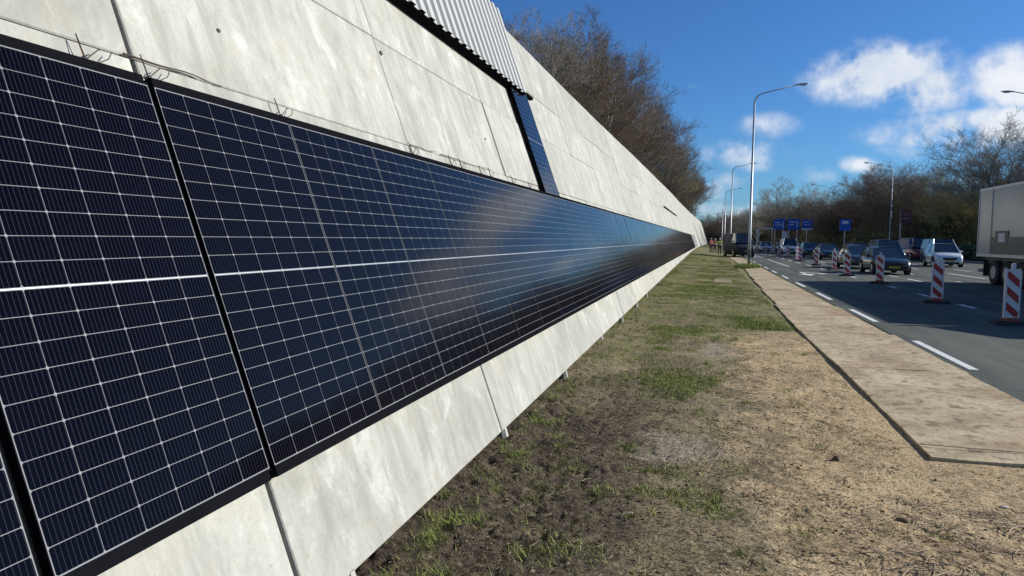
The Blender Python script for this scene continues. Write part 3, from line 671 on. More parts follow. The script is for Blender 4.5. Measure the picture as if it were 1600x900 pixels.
# a few pieces one can point at
def clod(x,y,r,label,name='soil_clod',mat=SOIL,cat='clod',flat=.6):
    bm=bmesh.new(); bmesh.ops.create_icosphere(bm,subdivisions=2,radius=r)
    rr=random.Random(int(x*1000))
    for v_ in bm.verts: v_.co*= rr.uniform(.75,1.2); v_.co.z*=flat; v_.co.x*=1.3
    me=bpy.data.meshes.new(name); bm.to_mesh(me); bm.free(); me.materials.append(mat)
    o=link(bpy.data.objects.new(name,me)); o.location=(x,y,float(gz(np.array([x]),np.array([y]))[0])+r*.3); tag(o,label,cat,'single clods and stones on the verge')
DARKM=plain('dark_mud',(.11,.08,.055),.95,var=.3,sc=20); PALES=plain('pale_stone',(.45,.40,.33),.8,var=.15,sc=20)
clod(1.02,6.0,.024,'upright dark clod on the sand in front of the nearest track board',mat=DARKM,flat=1.2)
clod(2.45,5.75,.028,'dark clod by the front edge of the nearest track board, right side',mat=DARKM)
clod(-.42,4.35,.018,'small pale stone in the mud left of the green tuft','stone',PALES,'stone',.5)
clod(1.2,4.75,.026,'broad dark lump of mud in the lower right foreground',mat=DARKM)
clod(1.9,5.2,.022,'small pale chip on the sand below the track board','stone',PALES,'stone',.4)
# ------------------------------------------------------------ trees
BARK=plain('bark',(.21,.185,.14),.9,var=.35,sc=4); 
CR={}
for nm,c in (('brown',(.15,.118,.085)),('grey',(.24,.215,.175)),('olive',(.27,.245,.115)),('red',(.16,.115,.08)),('pale',(.30,.27,.20)),('green',(.10,.13,.04))):
    k=Mt('twigs_'+nm,.9,spec=.15); g=k.coord(); rn=k.n('ShaderNodeObjectInfo').outputs['Random']
    f=k.noise(g,.9,4,.7); k.col(k.mix(f,tuple(x*.6 for x in c),tuple(min(1,x*1.9) for x in c))); CR[nm]=k.m
IVY=plain('ivy_leaf',(.10,.115,.04),.6,var=.5,sc=3)
def make_tree_mesh(seed,h=10.,spread=.42,levels=4,twig_n=9000,low=.2,trunks=1,ivy=0,droop=0,tw=.010,dens=1.0):
    r=random.Random(seed); segs=[]  # trunk/limb polylines
    tips=[]
    def grow(p,d,L,rad,lev):
        n=4; pts=[p.copy()]; rs=[rad]; 
        for i in range(n):
            d=(d+Vector((r.gauss(0,.13),r.gauss(0,.13),r.gauss(0,.09)+(.05 if lev>0 else 0.)-droop*lev*.02))).normalized()
            p=p+d*L/n; pts.append(p.copy()); rs.append(rad*(1-.6*(i+1)/n))
        segs.append((pts,rs,lev))
        if lev>=levels: 
            for q in pts[1:]: tips.append((q,d.copy(),L))
            return
        nb={0:11,1:6,2:5,3:4}.get(lev,3)
        for j in range(nb):
            f=(low if lev==0 else .25)+(1-(low if lev==0 else .25))*(j+r.random()*.8)/nb; f=min(f,.98)
            i=min(int(f*n),n-1); q=pts[i].lerp(pts[i+1],f*n-i); dd=(pts[i+1]-pts[i]).normalized()
            az=r.uniform(0,6.283) if lev else j*2.4+r.uniform(-.5,.5); side=dd.orthogonal().normalized(); side=Matrix.Rotation(az,3,dd)@side
            ang=r.uniform(.55,1.05) if lev==0 else r.uniform(.4,.95)
            nd=(dd*math.cos(ang)+side*math.sin(ang)).normalized()
            if nd.z<-.15: nd.z*=-.3
            grow(q,nd,L*(spread+.10*r.random())*(1.25-.45*f if lev==0 else 1.15),max(.012,rad*(1-.6*f)*.55),lev+1)
    for k2 in range(trunks):
        a=6.283*k2/trunks; d=Vector((math.cos(a)*.22*(trunks>1)+r.gauss(0,.04),math.sin(a)*.22*(trunks>1)+r.gauss(0,.04),1)).normalized()
        grow(Vector((.15*math.cos(a)*(trunks>1),.15*math.sin(a)*(trunks>1),-.4)),d,h*.95,h*.02,0)
    tr=MB(); cr=MB()
    for pts,rs,lev in segs:
        if lev<=1: tr.tube(pts,rs,7 if lev==0 else 5,cap=False)
        else: cr.tube(pts,rs,3,cap=False)
    # twigs
    k2=max(1,twig_n//len(tips)); P0=[];P1=[]
    rr=np.random.default_rng(seed)
    base=np.array([t[0] for t in tips]); dr=np.array([t[1] for t in tips]); Ls=np.array([t[2] for t in tips])
    base=np.repeat(base,k2,0); dr=np.repeat(dr,k2,0); Ls=np.repeat(Ls,k2)
    n=len(base); dd=dr*.6+rr.normal(0,.55,(n,3)); dd[:,2]+=.15; dd/=np.linalg.norm(dd,axis=1)[:,None]
    L=rr.uniform(.35,1.0,n)*np.clip(Ls,.35,1.4)*.85; start=base+rr.normal(0,.07,(n,3))
    sd=np.cross(dd,rr.normal(0,1,(n,3))); sd/=np.linalg.norm(sd,axis=1)[:,None]; w=rr.uniform(.5,1.1,n)[:,None]*tw
    kink=start+dd*L[:,None]*.5+rr.normal(0,.05,(n,3))
    end=start+dd*L[:,None]
    V=np.stack([start-sd*w,start+sd*w,kink+sd*w*.8,kink-sd*w*.8,end+sd*w*.25,end-sd*w*.25],1).reshape(-1,3)
    b6=(np.arange(n)*6)[:,None]; F=np.concatenate([b6+np.array([0,1,2,3]),b6+np.array([3,2,4,5])],0)
    nv=len(cr.v); Vc=np.array(cr.v) if nv else np.zeros((0,3)); Fc=np.array(cr.f)
    V=np.concatenate([Vc,V]); F=np.concatenate([Fc,F+nv])
    zs=h/np.quantile(V[:,2],.998); V=V*zs; tr.v=[(a*zs,b_*zs,c_*zs) for a,b_,c_ in tr.v]
    iv=None
    if ivy:
        nI=int(ivy); ch=[ (a,b_,ra) for pts,rs,lev in segs if lev<=1 for a,b_,ra in zip(pts,pts[1:],rs)]
        ii=rr.integers(0,len(ch),nI); A=np.array([ch[i][0] for i in ii]); Bq=np.array([ch[i][1] for i in ii]); ra=np.array([ch[i][2] for i in ii])
        f=rr.random(nI)[:,None]; C=A*(1-f)+Bq*f+rr.normal(0,1,(nI,3))*(.10+ra[:,None]*1.4); C=C[C[:,2]<h*.62]; nI=len(C)
        e1=rr.normal(0,1,(nI,3)); e1/=np.linalg.norm(e1,axis=1)[:,None]; e2=np.cross(e1,rr.normal(0,1,(nI,3))); e2/=np.linalg.norm(e2,axis=1)[:,None]; s_=.07; C=C*zs
        iv=(np.stack([C-e1*s_,C+e2*s_*.7,C+e1*s_,C-e2*s_*.7],1).reshape(-1,3),np.arange(4*nI).reshape(-1,4))
    return tr,V,F,iv
TREES={}
def proto(key,**kw):
    cm=kw.pop('mat'); tr,V,F,iv=make_tree_mesh(**kw)
    tm=tr.mesh('trunk',BARK,True); cm_=tri_mesh('crown',V,F,CR[cm]); im=tri_mesh('ivy',iv[0],iv[1],IVY) if iv else None
    TREES[key]=(tm,cm_,im,kw.get('h',10.))
proto('a',seed=1,h=10,mat='brown',twig_n=15000,ivy=0)
proto('b',seed=2,h=10,mat='grey',twig_n=12000,spread=.40)
proto('c',seed=3,h=10,mat='red',twig_n=15000,trunks=2,spread=.44)
proto('d',seed=4,h=10,mat='olive',twig_n=13000,ivy=9000,low=.12)
proto('e',seed=5,h=10,mat='pale',twig_n=12000,spread=.45,low=.25)
proto('f',seed=6,h=10,mat='brown',twig_n=17000,trunks=3,low=.08,spread=.46)
proto('g',seed=8,h=10,mat='grey',twig_n=11000,low=.3,spread=.43)
tree_n=[0]; USED={}
NTH=['','second ','third ','fourth ','fifth ','sixth ','seventh ','eighth ']
def uniq(l):
    USED[l]=USED.get(l,0)+1; k2=USED[l]
    return l if k2==1 else ('one more '+l if k2>8 else NTH[k2-1]+l)
def tree(kind,x,y,z,h,label,group,rz=None,sx_=1.0):
    tm,cm_,im,h0=TREES[kind]; r=random.Random(tree_n[0]*7+1); tree_n[0]+=1
    label=uniq(label); o=thing('bare_tree',label,'tree',(x,y,z),r.uniform(0,6.28) if rz is None else rz,group); s_=h/h0; o.scale=(s_*sx_,s_*sx_,s_)
    link(bpy.data.objects.new('trunk',tm),o); link(bpy.data.objects.new('crown',cm_),o)
    if im: link(bpy.data.objects.new('ivy',im),o)
    return o
DESC={'a':'brown twiggy bare tree','b':'grey bare tree with fine twigs','c':'reddish bare tree with forked trunk','d':'olive tinged bare tree with ivy','e':'pale grey bare tree','f':'many-stemmed brown bare tree','g':'open bare tree with visible limbs'}
def zb(y): return (WM@wl(y,interp(y,CREST),D0)).z-.1
TH_=lambda y: interp(y,[(17,.52),(24,.74),(36,.92),(60,.98),(110,1.0),(200,1.0)])
GL='bare trees on the embankment behind the wall'
LT=[('f',17,-9.5,5.2),('b',19.5,-7.5,4.6),('a',23,-7.6,5.6),('g',27,-6.9,6.6),('b',30,-9,7.4),('f',33,-6.6,6.6),('a',37,-7.6,8.0),('c',41,-6.4,7.6),('f',46,-7.4,8.4),('b',50,-6.2,7.8),('a',55,-7,8.2),('c',60,-6.4,7.8),
    ('f',66,-6.8,8.4),('b',72,-6.2,7.8),('a',79,-6.3,8.2),('g',86,-5.6,8.6),('f',94,-5.8,8.4),('c',103,-5.4,8.6),('b',112,-5.2,9),('d',122,-5.2,8.6),('a',133,-5.5,9.2),('f',146,-5.6,9),('c',160,-5.2,9.5),('a',176,-5.2,9.5),('b',192,-4.8,9.5)]
for i,(k2,y,x,h) in enumerate(LT):
    where='nearest the cladding' if i<2 else ('high above the wall crest' if y<45 else ('where the row drops towards the road' if y<100 else 'at the far end of the wall'))
    tree(k2,x+bend(y),y,zb(y)-.1,h*TH_(y),DESC[k2]+', '+where,GL,sx_=1.0)
for i in range(12):
    y=30+i*10; k2='fdcfad'[i%6]; tree(k2,-12.5-random.uniform(0,3)+bend(y),y,zb(y)-.1,random.uniform(4.8,6.4),DESC[k2]+' in the second row behind the wall',GL,sx_=1.3)
for i in range(24):
    y=30+i*7; k2='fdcaf'[i%5]; tree(k2,-5.0-random.uniform(0,1.6)+bend(y),y+random.uniform(-1,1),zb(y)-.3,random.uniform(2.4,3.8),'low '+DESC[k2]+' just behind the wall crest',GL,sx_=1.5)
# right hand wood; outline read as heights
GR='bare trees of the wood beyond the road'
RT=[('e',10.0,176,11.8,1.2,'leftmost round one beyond the signs'),('f',5.6,190,9.6,1.2,'behind the dark van'),('b',7.6,172,8.6,1.2,'just right of the tall lamp post'),
 ('c',20.5,150,9.2,1.2,'above the blue direction signs'),('e',15.2,150,14.2,1.0,'tall pale one behind the blue signs'),('e',17.6,155,13.6,1.0,'tall pale one behind the blue signs'),
 ('f',20.3,126,10.6,1.2,'left shoulder of the dark wood'),('c',21.8,120,12.2,1.15,'left shoulder of the dark wood'),('c',23.8,114,12.8,1.2,'at the highest reddish part of the wood'),('a',25.6,110,13.0,1.2,'at the highest reddish part of the wood'),
 ('f',26.5,104,11.8,1.2,'behind the median lamp'),('d',28.2,101,11.4,1.2,'behind the brown sign'),('d',28.8,97,11.2,1.2,'behind the brown sign'),('d',29.8,94,11.4,1.2,'left of the tall open trees'),
 ('g',30.6,92,14.6,1.1,'tall open one standing above the white car'),('g',32.2,90,15.4,1.15,'tallest open one left of the truck'),('g',34.6,88,15.0,1.15,'tall open one behind the truck'),('g',37.0,87,14.8,1.15,'behind the truck at the right edge'),('b',39.5,86,13.4,1.2,'behind the truck at the right edge'),
 ('d',33.2,86,9.6,1.3,'low one between the white car and the truck'),('b',41.5,82,13.6,1.2,'behind the truck at the right edge'),('f',44,80,13,1.2,'out past the right edge')]
for (k2,x,y,h,sx_,w) in RT: tree(k2,x,y,0,h,DESC[k2]+', '+w,GR,sx_=sx_)
rr=random.Random(9)
for i in range(26):
    f=i/25; x=20+f*26+rr.uniform(-.6,.6); y=132-f*50+rr.uniform(-2,2)+4; k2='dfdcaf'[i%6]
    tree(k2,x,y,0,rr.uniform(7.5,9.6),DESC[k2]+' in the wood\'s front rank',GR,sx_=1.35)
for i in range(20):
    f=i/19; x=17+f*40+rr.uniform(-1,1); y=156-f*48+rr.uniform(-3,3); k2='fcadfb'[i%6]
    tree(k2,x,y,0,rr.uniform(8.5,10.8),DESC[k2]+' deep in the wood',GR,sx_=1.4)
for i in range(18):
    f=i/17; x=1.5+f*22; y=215+rr.uniform(-10,25); k2='fcadfb'[i%6]
    tree(k2,x,y,0,rr.uniform(8.,10.5)+ (1.5 if f>.4 else 0),DESC[k2]+' where the road vanishes',GR,sx_=1.4)
# undergrowth: dark mass at the wood's foot
def thicket(name,pts,n,h,mat,label,s_=.10):
    rr=np.random.default_rng(len(pts)*7+n); P=np.array(pts,float); k2=rr.integers(0,len(P)-1,n); f=rr.random(n)
    X=P[k2,0]*(1-f)+P[k2+1,0]*f+rr.normal(0,1.1,n); Y=P[k2,1]*(1-f)+P[k2+1,1]*f+rr.normal(0,1.1,n)
    hh=h*(.55+.9*fbm(X*.35+3,Y*.35,3)); Z=rr.random(n)**.8*hh
    C=np.stack([X,Y,Z],1); e1=rr.normal(0,1,(n,3)); e1[:,2]*=1.3; e1/=np.linalg.norm(e1,axis=1)[:,None]; e2=np.cross(e1,rr.normal(0,1,(n,3))); e2/=np.linalg.norm(e2,axis=1)[:,None]
    V=np.stack([C-e1*s_*2,C+e2*s_*.45,C+e1*s_*2,C-e2*s_*.45],1).reshape(-1,3)
    o=link(bpy.data.objects.new(name,tri_mesh(name,V,np.arange(4*n).reshape(-1,4),mat))); tag(o,label,'undergrowth',kind='stuff')
thicket('undergrowth',[(18,140),(24,118),(30,96),(38,88),(52,80)],42000,4.2,CR['olive'],'tangled dark undergrowth at the foot of the wood beyond the road',.13)
thicket('far_undergrowth',[(0,235),(10,225),(22,190),(26,150)],26000,5.5,CR['brown'],'hazy brown undergrowth where the road vanishes',.22)
thicket('wall_scrub',[(-5,14),(-5,60),(-5.2,110),(-3,200)],26000,1.6,CR['brown'],'brown scrub','.' and .09) if False else None
# hedge along the far verge (dark), behind white car
bh=MB()
hd=thing('clipped_hedge','low dark evergreen hedge along the far side of the road, behind the white car','hedge',(0,0,0))
rr2=np.random.default_rng(4); n=26000; f=rr2.random(n); X=25.5+rr2.normal(0,.55,n)-f*2; Y=46+f*58; Z=rr2.random(n)*1.5
C=np.stack([X,Y,Z],1); e1=rr2.normal(0,1,(n,3)); e1/=np.linalg.norm(e1,axis=1)[:,None]; e2=np.cross(e1,rr2.normal(0,1,(n,3))); e2/=np.linalg.norm(e2,axis=1)[:,None]; s_=.13
link(bpy.data.objects.new('foliage',tri_mesh('foliage',np.stack([C-e1*s_,C+e2*s_*.6,C+e1*s_,C-e2*s_*.6],1).reshape(-1,3),np.arange(4*n).reshape(-1,4),IVY)),hd)

# ------------------------------------------------------------ lamp posts
def lamp_post(x,y,label,dirs=(1,),h=11.15,rx=0,arm=2.55,z=0):
    o=thing('street_lamp',label,'street lamp',(x,y,z),rx,'tall galvanised street lamps')
    b=MB(); b.tube([(0,0,-.1),(0,0,2.2),(0,0,2.25),(0,0,h-1.0)],[.105,.10,.082,.055],12); b.build('pole',ZINC,o,True)
    for s_ in dirs:
        pts=[(0,0,h-1.0)]
        for i in range(1,8):
            a=i/7*math.pi/2*.86; pts.append((s_*(.62*(1-math.cos(a))),0,h-1.0+.62*math.sin(a)))
        x1=pts[-1][0]; z1=pts[-1][2]; pts.append((s_*(arm-.55),0,z1+.36*(arm-.6)/2)); 
        b=MB(); b.tube(pts,[.055-.003*i for i in range(len(pts))],8); b.build('arm',ZINC,o,True)
        ex,ez=pts[-1][0],pts[-1][2]
        # luminaire: lofted flat cobra head
        hb=MB(); vs=[];fs=[]; prof_=[(0,.04,.04),(.12,.08,.06),(.35,.13,.075),(.62,.13,.065),(.80,.07,.03)]
        for (dx,w,t) in prof_:
            for a in range(10):
                q=2*math.pi*a/10; vs.append((ex+s_*dx,math.cos(q)*w,ez+.02+.12*dx*.5+math.sin(q)*t*(1 if math.sin(q)>0 else .6)))
        for i in range(4):
            for a in range(10): fs.append((i*10+a,i*10+(a+1)%10,(i+1)*10+(a+1)%10,(i+1)*10+a))
        fs.append(tuple(range(10))); fs.append(tuple(40+a for a in range(10)))
        hb.add(vs,fs); hd_=hb.build('lamp_head',ZINC,o,True)
        MB().box(min(ex+s_*.3,ex+s_*.66),max(ex+s_*.3,ex+s_*.66),-.09,.09,ez-.035,ez-.005).build('lamp_glass',LAMPG,hd_)
    b=MB(); b.box(-.075,.075,-.115,-.09,.5,1.1); b.build('service_door',DGREY,o)
    return o
lamp_post(2.5,48.1,'tall galvanised lamp post in the verge, nearest the camera, its arm over the road',h=11.35,arm=2.9)
lamp_post(2.55,93,'lamp post second in the left row, rising behind the dark van')
lamp_post(2.7,137,'lamp post third in the left row, farther behind the dark van')
lamp_post(3.0,182,'farthest small lamp post of the left row')
lamp_post(22.6,56,'lamp post just outside the right edge, only its arm and head reaching over the truck',dirs=(-1,),h=11.75,arm=3.6)
lamp_post(22.3,101,'lamp post in front of the wood, its arm pointing left',dirs=(-1,),h=11.7,arm=3.2)
lamp_post(20.7,140,'distant twin armed lamp post in front of the wood',dirs=(-1,1),h=11.9,arm=3.0)
# ------------------------------------------------------------ delineators
def delineator(x,y,label,rz=0,part=True):
    o=thing('traffic_baton',label,'traffic baton',(x,y,.0),rz,'red and white traffic batons along the lane')
    b=MB(); vs=[];
    b.add([(-.36,-.18,0),(.36,-.18,0),(.36,.18,0),(-.36,.18,0),(-.29,-.13,.09),(.29,-.13,.09),(.29,.13,.09),(-.29,.13,.09)],[(3,2,1,0),(4,5,6,7),(0,1,5,4),(1,2,6,5),(2,3,7,6),(3,0,4,7)]); ft_=b.build('foot',RUBBER,o)
    MB().box(-.12,.12,-.135,.135,.06,.155,c=.01).build('foot_block',ORANGE,ft_)
    W_,H0,H1=.15,.14,1.16
    # white border slab with rounded top
    def outline(w,z0,z1,r):
        p=[(-w,z0),(w,z0)]
        for i in range(6): a=i/5*math.pi/2; p.append((w-r+r*math.cos(a),z1-r+r*math.sin(a)))
        for i in range(6): a=math.pi/2+i/5*math.pi/2; p.append((-w+r+r*math.cos(a),z1-r+r*math.sin(a)))
        return p
    pl=outline(W_,H0,H1,.05); n_=len(pl)
    vs=[(p[0],-.03,p[1]) for p in pl]+[(p[0],.03,p[1]) for p in pl]
    bd=MB().add(vs,[tuple(range(n_)),tuple(range(n_,2*n_))[::-1]]+[(i,n_+i,n_+(i+1)%n_,(i+1)%n_) for i in range(n_)]).build('board',WHITE,o)
    w=.115; z0,z1=H0+.035,H1-.04
    for side in (-1,1):
        s1=MB()
        def clip(poly):  # clip polygon between z0 and z1
            for lim,sg in ((z0,1),(z1,-1)):
                out=[]
                for i in range(len(poly)):
                    a,b_=poly[i],poly[(i+1)%len(poly)]; ia=(a[1]-lim)*sg>=0; ib=(b_[1]-lim)*sg>=0
                    if ia: out.append(a)
                    if ia!=ib: f=(lim-a[1])/(b_[1]-a[1]); out.append((a[0]+(b_[0]-a[0])*f,lim))
                poly=out
                if not poly: return []
            return poly
        for q in range(-1,5):
            zc=z0+.12+q*.335; dz=.085; sl=.105
            po=clip([(-w,zc-dz+sl),(w,zc-dz-sl),(w,zc+dz-sl),(-w,zc+dz+sl)])
            if len(po)>=3:
                yv=-.0335*1 if side<0 else .0335
                po=po if side<0 else po[::-1]
                s1.add([(p[0],yv,p[1]) for p in po],[tuple(range(len(po)))])
        s1.build('red_stripes',RED,bd)
    MB().box(-.035,.035,-.028,.028,1.16,1.29,c=.008).build('warning_light',WHITE,o)
    return o
DL=[(6.12,17.02,.10),(6.19,22.3,-.12),(6.75,31.9,-.45),(6.57,38.06,.05),(7.1,45.2,.45),(7.3,53.9,-.2),(7.35,63.5,.2),(7.4,66,.6),(7.6,76,0),(7.7,86,.3),(7.8,97,0),(7.9,109,.2),(8.,122,0),(8.1,136,.1)]
dn=['large red and white traffic baton cut by the right edge of the photo','red and white traffic baton standing clear on the road left of the truck','greyish traffic baton turned away in front of the dark hatchback','bright red and white traffic baton left of the dark hatchback','pale traffic baton in front of the blue saloon','small red traffic baton left of the pale one, by a dark car']
for i,(x,y,rz) in enumerate(DL): delineator(x+bend(y),y,dn[i] if i<6 else 'tiny distant traffic baton in the line towards the horizon',rz)
# ------------------------------------------------------------ vehicles
def paint(name,c): 
    k=Mt(name,.35,spec=.6,coat=.9,col=c); k.b.inputs['Coat Roughness'].default_value=.08
    v=k.coord(); k.col(k.mix(k.noise(v,2.5,4,.6),tuple(x*.82 for x in c),tuple(min(1,x*1.1) for x in c))); return k.m
def car(name,label,color,loc,rz,L=4.3,W_=1.78,H=1.46,kind='hatch',group='cars queuing on the road',cat='car'):
    """local +X is forward; front at +L/2"""
    o=thing(name,label,cat,loc,rz,group)
    PM=color
    hw=W_/2; bl=H*.60 if kind!='van' else H*.5
    if kind=='van': hood=H*.56; bl=H*.60
    else: hood=H*.615
    if kind=='suv': hood=H*.62; bl=H*.62
    st=[(-L/2,.80,.38,bl*.86),(-L/2+.12,.93,.26,bl*.97),(-L/2+.6,.985,.20,bl),(-L*.12,1.0,.18,bl),(L*.16,1.0,.18,bl*.99),(L/2-1.0,.985,.19,hood*.99),(L/2-.45,.95,.2,hood*.90),(L/2-.10,.86,.24,hood*.76),(L/2,.72,.32,hood*.60)]
    vs=[];fs=[]
    for (x,w,zb_,zt) in st:
        w=hw*w
        half=[(0,zb_),(w*.86,zb_),(w*.985,zb_+.12),(w,(zb_+zt)/2),(w*.985,zt-.12),(w*.93,zt-.03),(w*.80,zt),(0,zt+.03)]
        ring=half+[(-a,b_) for a,b_ in half[-2:0:-1]]
        vs+=[(x,a,b_) for a,b_ in ring]
    n_=14
    for i in range(len(st)-1):
        for a in range(n_): fs.append((i*n_+a,(i+1)*n_+a,(i+1)*n_+(a+1)%n_,i*n_+(a+1)%n_))
    fs.append(tuple(range(n_))); fs.append(tuple((len(st)-1)*n_+a for a in range(n_))[::-1])
    body=MB().add(vs,fs).build('body',PM,o,True)
    # greenhouse
    if kind=='sedan': gh=[(-L*.36,.0),(-L*.20,.92),(-L*.02,1.),(L*.06,.97),(L*.27,.0)]
    elif kind=='van': gh=[(-L/2+.06,.0),(-L/2+.10,.97),(0,1.),(L*.23,.98),(L*.37,.0)]
    elif kind=='suv': gh=[(-L*.47,.0),(-L*.41,.95),(-L*.05,1.),(L*.07,.97),(L*.26,.0)]
    else: gh=[(-L*.46,.0),(-L*.36,.93),(-L*.04,1.),(L*.06,.97),(L*.27,.0)]
    vs=[];fs=[]
    for (x,t) in gh:
        z=bl-.02+(H-bl+.02)*t; w0=hw*.90; w1=hw*(.90-.20*t)
        vs+=[(x,-w1,z),(x,w1,z)]
    # side panels down to belt
    base=[(x,s_*hw*.90,bl-.03) for (x,t) in gh for s_ in (-1,1)]
    n0=len(vs); vs+=base
    for i in range(len(gh)-1):
        a,b_,c_,d=2*i,2*i+1,2*i+2,2*i+3
        fs.append((a,c_,d,b_)) if i in (0,len(gh)-2) else None
        fs.append((n0+a,n0+c_,c_,a)); fs.append((b_,d,n0+d,n0+b_))
    cab=MB().add(vs,fs)
    gl=cab.build('windows',GLASS if kind!='van' else GLASS,o)
    # roof
    vs=[];fs=[]
    for (x,t) in gh[1:-1]:
        z=bl-.02+(H-bl+.02)*t; w1=hw*(.90-.20*t)
        for (a,zz) in ((-w1-.012,-.035),(-w1*.9,.012),(0,.035),(w1*.9,.012),(w1+.012,-.035)): vs.append((x,a,z+zz))
    for i in range(2):
        for a in range(4): fs.append((i*5+a,(i+1)*5+a,(i+1)*5+a+1,i*5+a+1))
    MB().add(vs,fs).build('roof',PM,o,True)
    # pillars
    for s_ in (-1,1):
        for i in (0,1,2,3):
            (xa,ta),(xb,tb)=gh[i],gh[i+1]
            if i in (0,3):
                za,zc=bl-.02+(H-bl+.02)*ta,bl-.02+(H-bl+.02)*tb
                b=MB(); b.tube([(xa,s_*hw*(.905-.20*ta),za),(xb,s_*hw*(.905-.20*tb),zc)],.035,5); b.build('pillar',PM,o)
        xm=gh[2][0]-L*.02; b=MB(); b.tube([(xm,s_*hw*.905,bl-.03),(xm,s_*hw*.71,H-.03)],.035,5); b.build('pillar',PM,o)
    if kind=='van':
        for s_ in (-1,1):
            vs=[(-L/2+.1,s_*hw*.915,bl-.03),(L*.08,s_*hw*.915,bl-.03),(L*.08,s_*hw*.72,H-.03),(-L/2+.12,s_*hw*.72,H-.03)]
            MB().add([(x,y+s_*.0,z) for x,y,z in vs]+[(x,y-s_*.03,z) for x,y,z in vs],[(0,1,2,3),(7,6,5,4),(0,4,5,1),(1,5,6,2),(2,6,7,3),(3,7,4,0)]).build('side_panel',PM,o)
    for sx_ in (-1,1):
        for s_ in (-1,1):
            xw=sx_*L*.305; r=.325 if kind in('hatch','sedan') else .36
            arch=MB().cyl((xw,s_*(hw-.085),r+.02),(0,1,0),r+.055,.18,18).build('wheel_arch',PLASTIC,o)
            w_=MB().cyl((xw,s_*(hw-.09),r),(0,1,0),r,.21,20).build('wheel',RUBBER,o)
            MB().cyl((xw,s_*(hw+.017),r),(0,1,0),r*.62,.02,14).build('rim',CHROME,w_)
    for s_ in (-1,1):
        xf=L/2-.22; zf=hood*.70
        hb=MB(); hb.add([(xf+.13,s_*hw*.50,zf-.07),(xf-.13,s_*hw*.905,zf-.03),(xf-.22,s_*hw*.90,zf+.09),(xf+.07,s_*hw*.50,zf+.06),(xf-.05,s_*hw*.5,zf-.07),(xf-.25,s_*hw*.8,zf-.03),(xf-.3,s_*hw*.8,zf+.06),(xf-.1,s_*hw*.5,zf+.05)],[(0,1,2,3),(4,7,6,5),(0,4,5,1),(1,5,6,2),(2,6,7,3),(3,7,4,0)])
        hb.build('headlight',LAMPG,o)
        MB().box(gh[3][0]+L*.07,gh[3][0]+L*.07+.12,min(s_*hw*.95,s_*(hw+.16)),max(s_*hw*.95,s_*(hw+.16)),bl+.02,bl+.17,c=.02).build('mirror',PM,o)
        MB().box(-L/2-.01,-L/2+.12,min(s_*hw*.55,s_*hw*.85),max(s_*hw*.55,s_*hw*.85),bl*.72,bl*.90).build('tail_light',RED,o)
    g_=MB(); g_.box(L/2-.12,L/2+.012,-hw*.46,hw*.46,hood*.50,hood*.66); g_.build('grille',PLASTIC,o)
    g_=MB(); g_.box(L/2-.12,L/2+.014,-hw*.62,hw*.62,.24,.36); g_.build('air_intake',PLASTIC,o)
    MB().box(L/2+.013,L/2+.028,-.26,.26,hood*.40,hood*.40+.11).build('number_plate',PLATE,o)
    return o
DKBLUE=paint('dark_blue_paint',(.012,.02,.035)); NAVY=plain('navy_van_paint',(.012,.022,.04),.6,spec=.3); BLACKP=paint('black_paint',(.010,.011,.012)); DG=paint('dark_green_grey_paint',(.035,.045,.045)); WHT=paint('white_paint',(.72,.73,.74)); SILV=paint('silver_paint',(.32,.34,.35)); REDP=paint('dark_red_paint',(.20,.02,.025)); TEAL=paint('teal_blue_paint',(.06,.16,.20)); GREYP=paint('grey_paint',(.10,.105,.11))
R90=-math.pi/2
car('hatchback',"dark hatchback with a yellow number plate facing the camera, beside the greyish traffic baton",BLACKP,(9.2,42.6,0),R90+.02,L=4.2,W_=1.78,H=1.42)
car('saloon_car','dark saloon directly behind the dark hatchback, half hidden by it',DG,(9.2,50.2,0),R90+.06,L=4.5,H=1.46,kind='sedan')
car('people_carrier','teal blue van roof showing above the dark hatchback',TEAL,(12.6,58,0),R90,L=4.6,W_=1.85,H=1.85,kind='suv')
car('saloon_car','blue-black saloon with bright headlights left of the blue sign post',DKBLUE,(10.6,72,0),R90+.06,L=4.5,H=1.45,kind='sedan')
car('estate_car','black estate car behind the bright headlights of the blue-black saloon',BLACKP,(10.3,81,0),R90,H=1.55,kind='suv')
car('off_roader','white car facing the camera in the far lane left of the truck',WHT,(16.2,57.5,0),R90-.07,L=4.4,W_=1.84,H=1.62,kind='suv')
car('delivery_van','white van in the queue behind the smallest traffic batons',WHT,(9.9,98,0),R90,L=5,W_=1.95,H=2.0,kind='van',cat='van')
car('hatchback','silver hatchback in the distant queue left of the white van',SILV,(8.1,112,0),R90,L=4.1,H=1.48)
car('hatchback','dark hatchback in the distant queue',BLACKP,(10.8,116,0),R90,L=4.1,H=1.5)
car('hatchback','silver hatchback far away under the blue signs',SILV,(8.6,128,0),R90,L=4.1,H=1.5)
car('saloon_car','white saloon far away right of the lamp post',WHT,(6.6,140,0),R90,L=4.3,H=1.5,kind='sedan')
car('saloon_car','dark saloon far away in the queue',DKBLUE,(9.8,142,0),R90,L=4.3,H=1.5,kind='sedan')
car('saloon_car','grey saloon farthest in the queue',GREYP,(7.4,158,0),R90,L=4.3,H=1.5,kind='sedan')
car('parked_car','black car side on in the shade of the wood',BLACKP,(21.0,80,0),R90+.2,L=4.5,H=1.5,group='dark cars before the wood')
car('parked_car','black car in the far lane between the headlights and the sign post',BLACKP,(16.2,88,0),R90+.1,L=4.5,H=1.55,kind='suv',group='dark cars before the wood')
car('parked_car','dark grey car in the far lane above the hatchback',GREYP,(18.5,84,0),R90,L=4.5,H=1.5,group='dark cars before the wood')
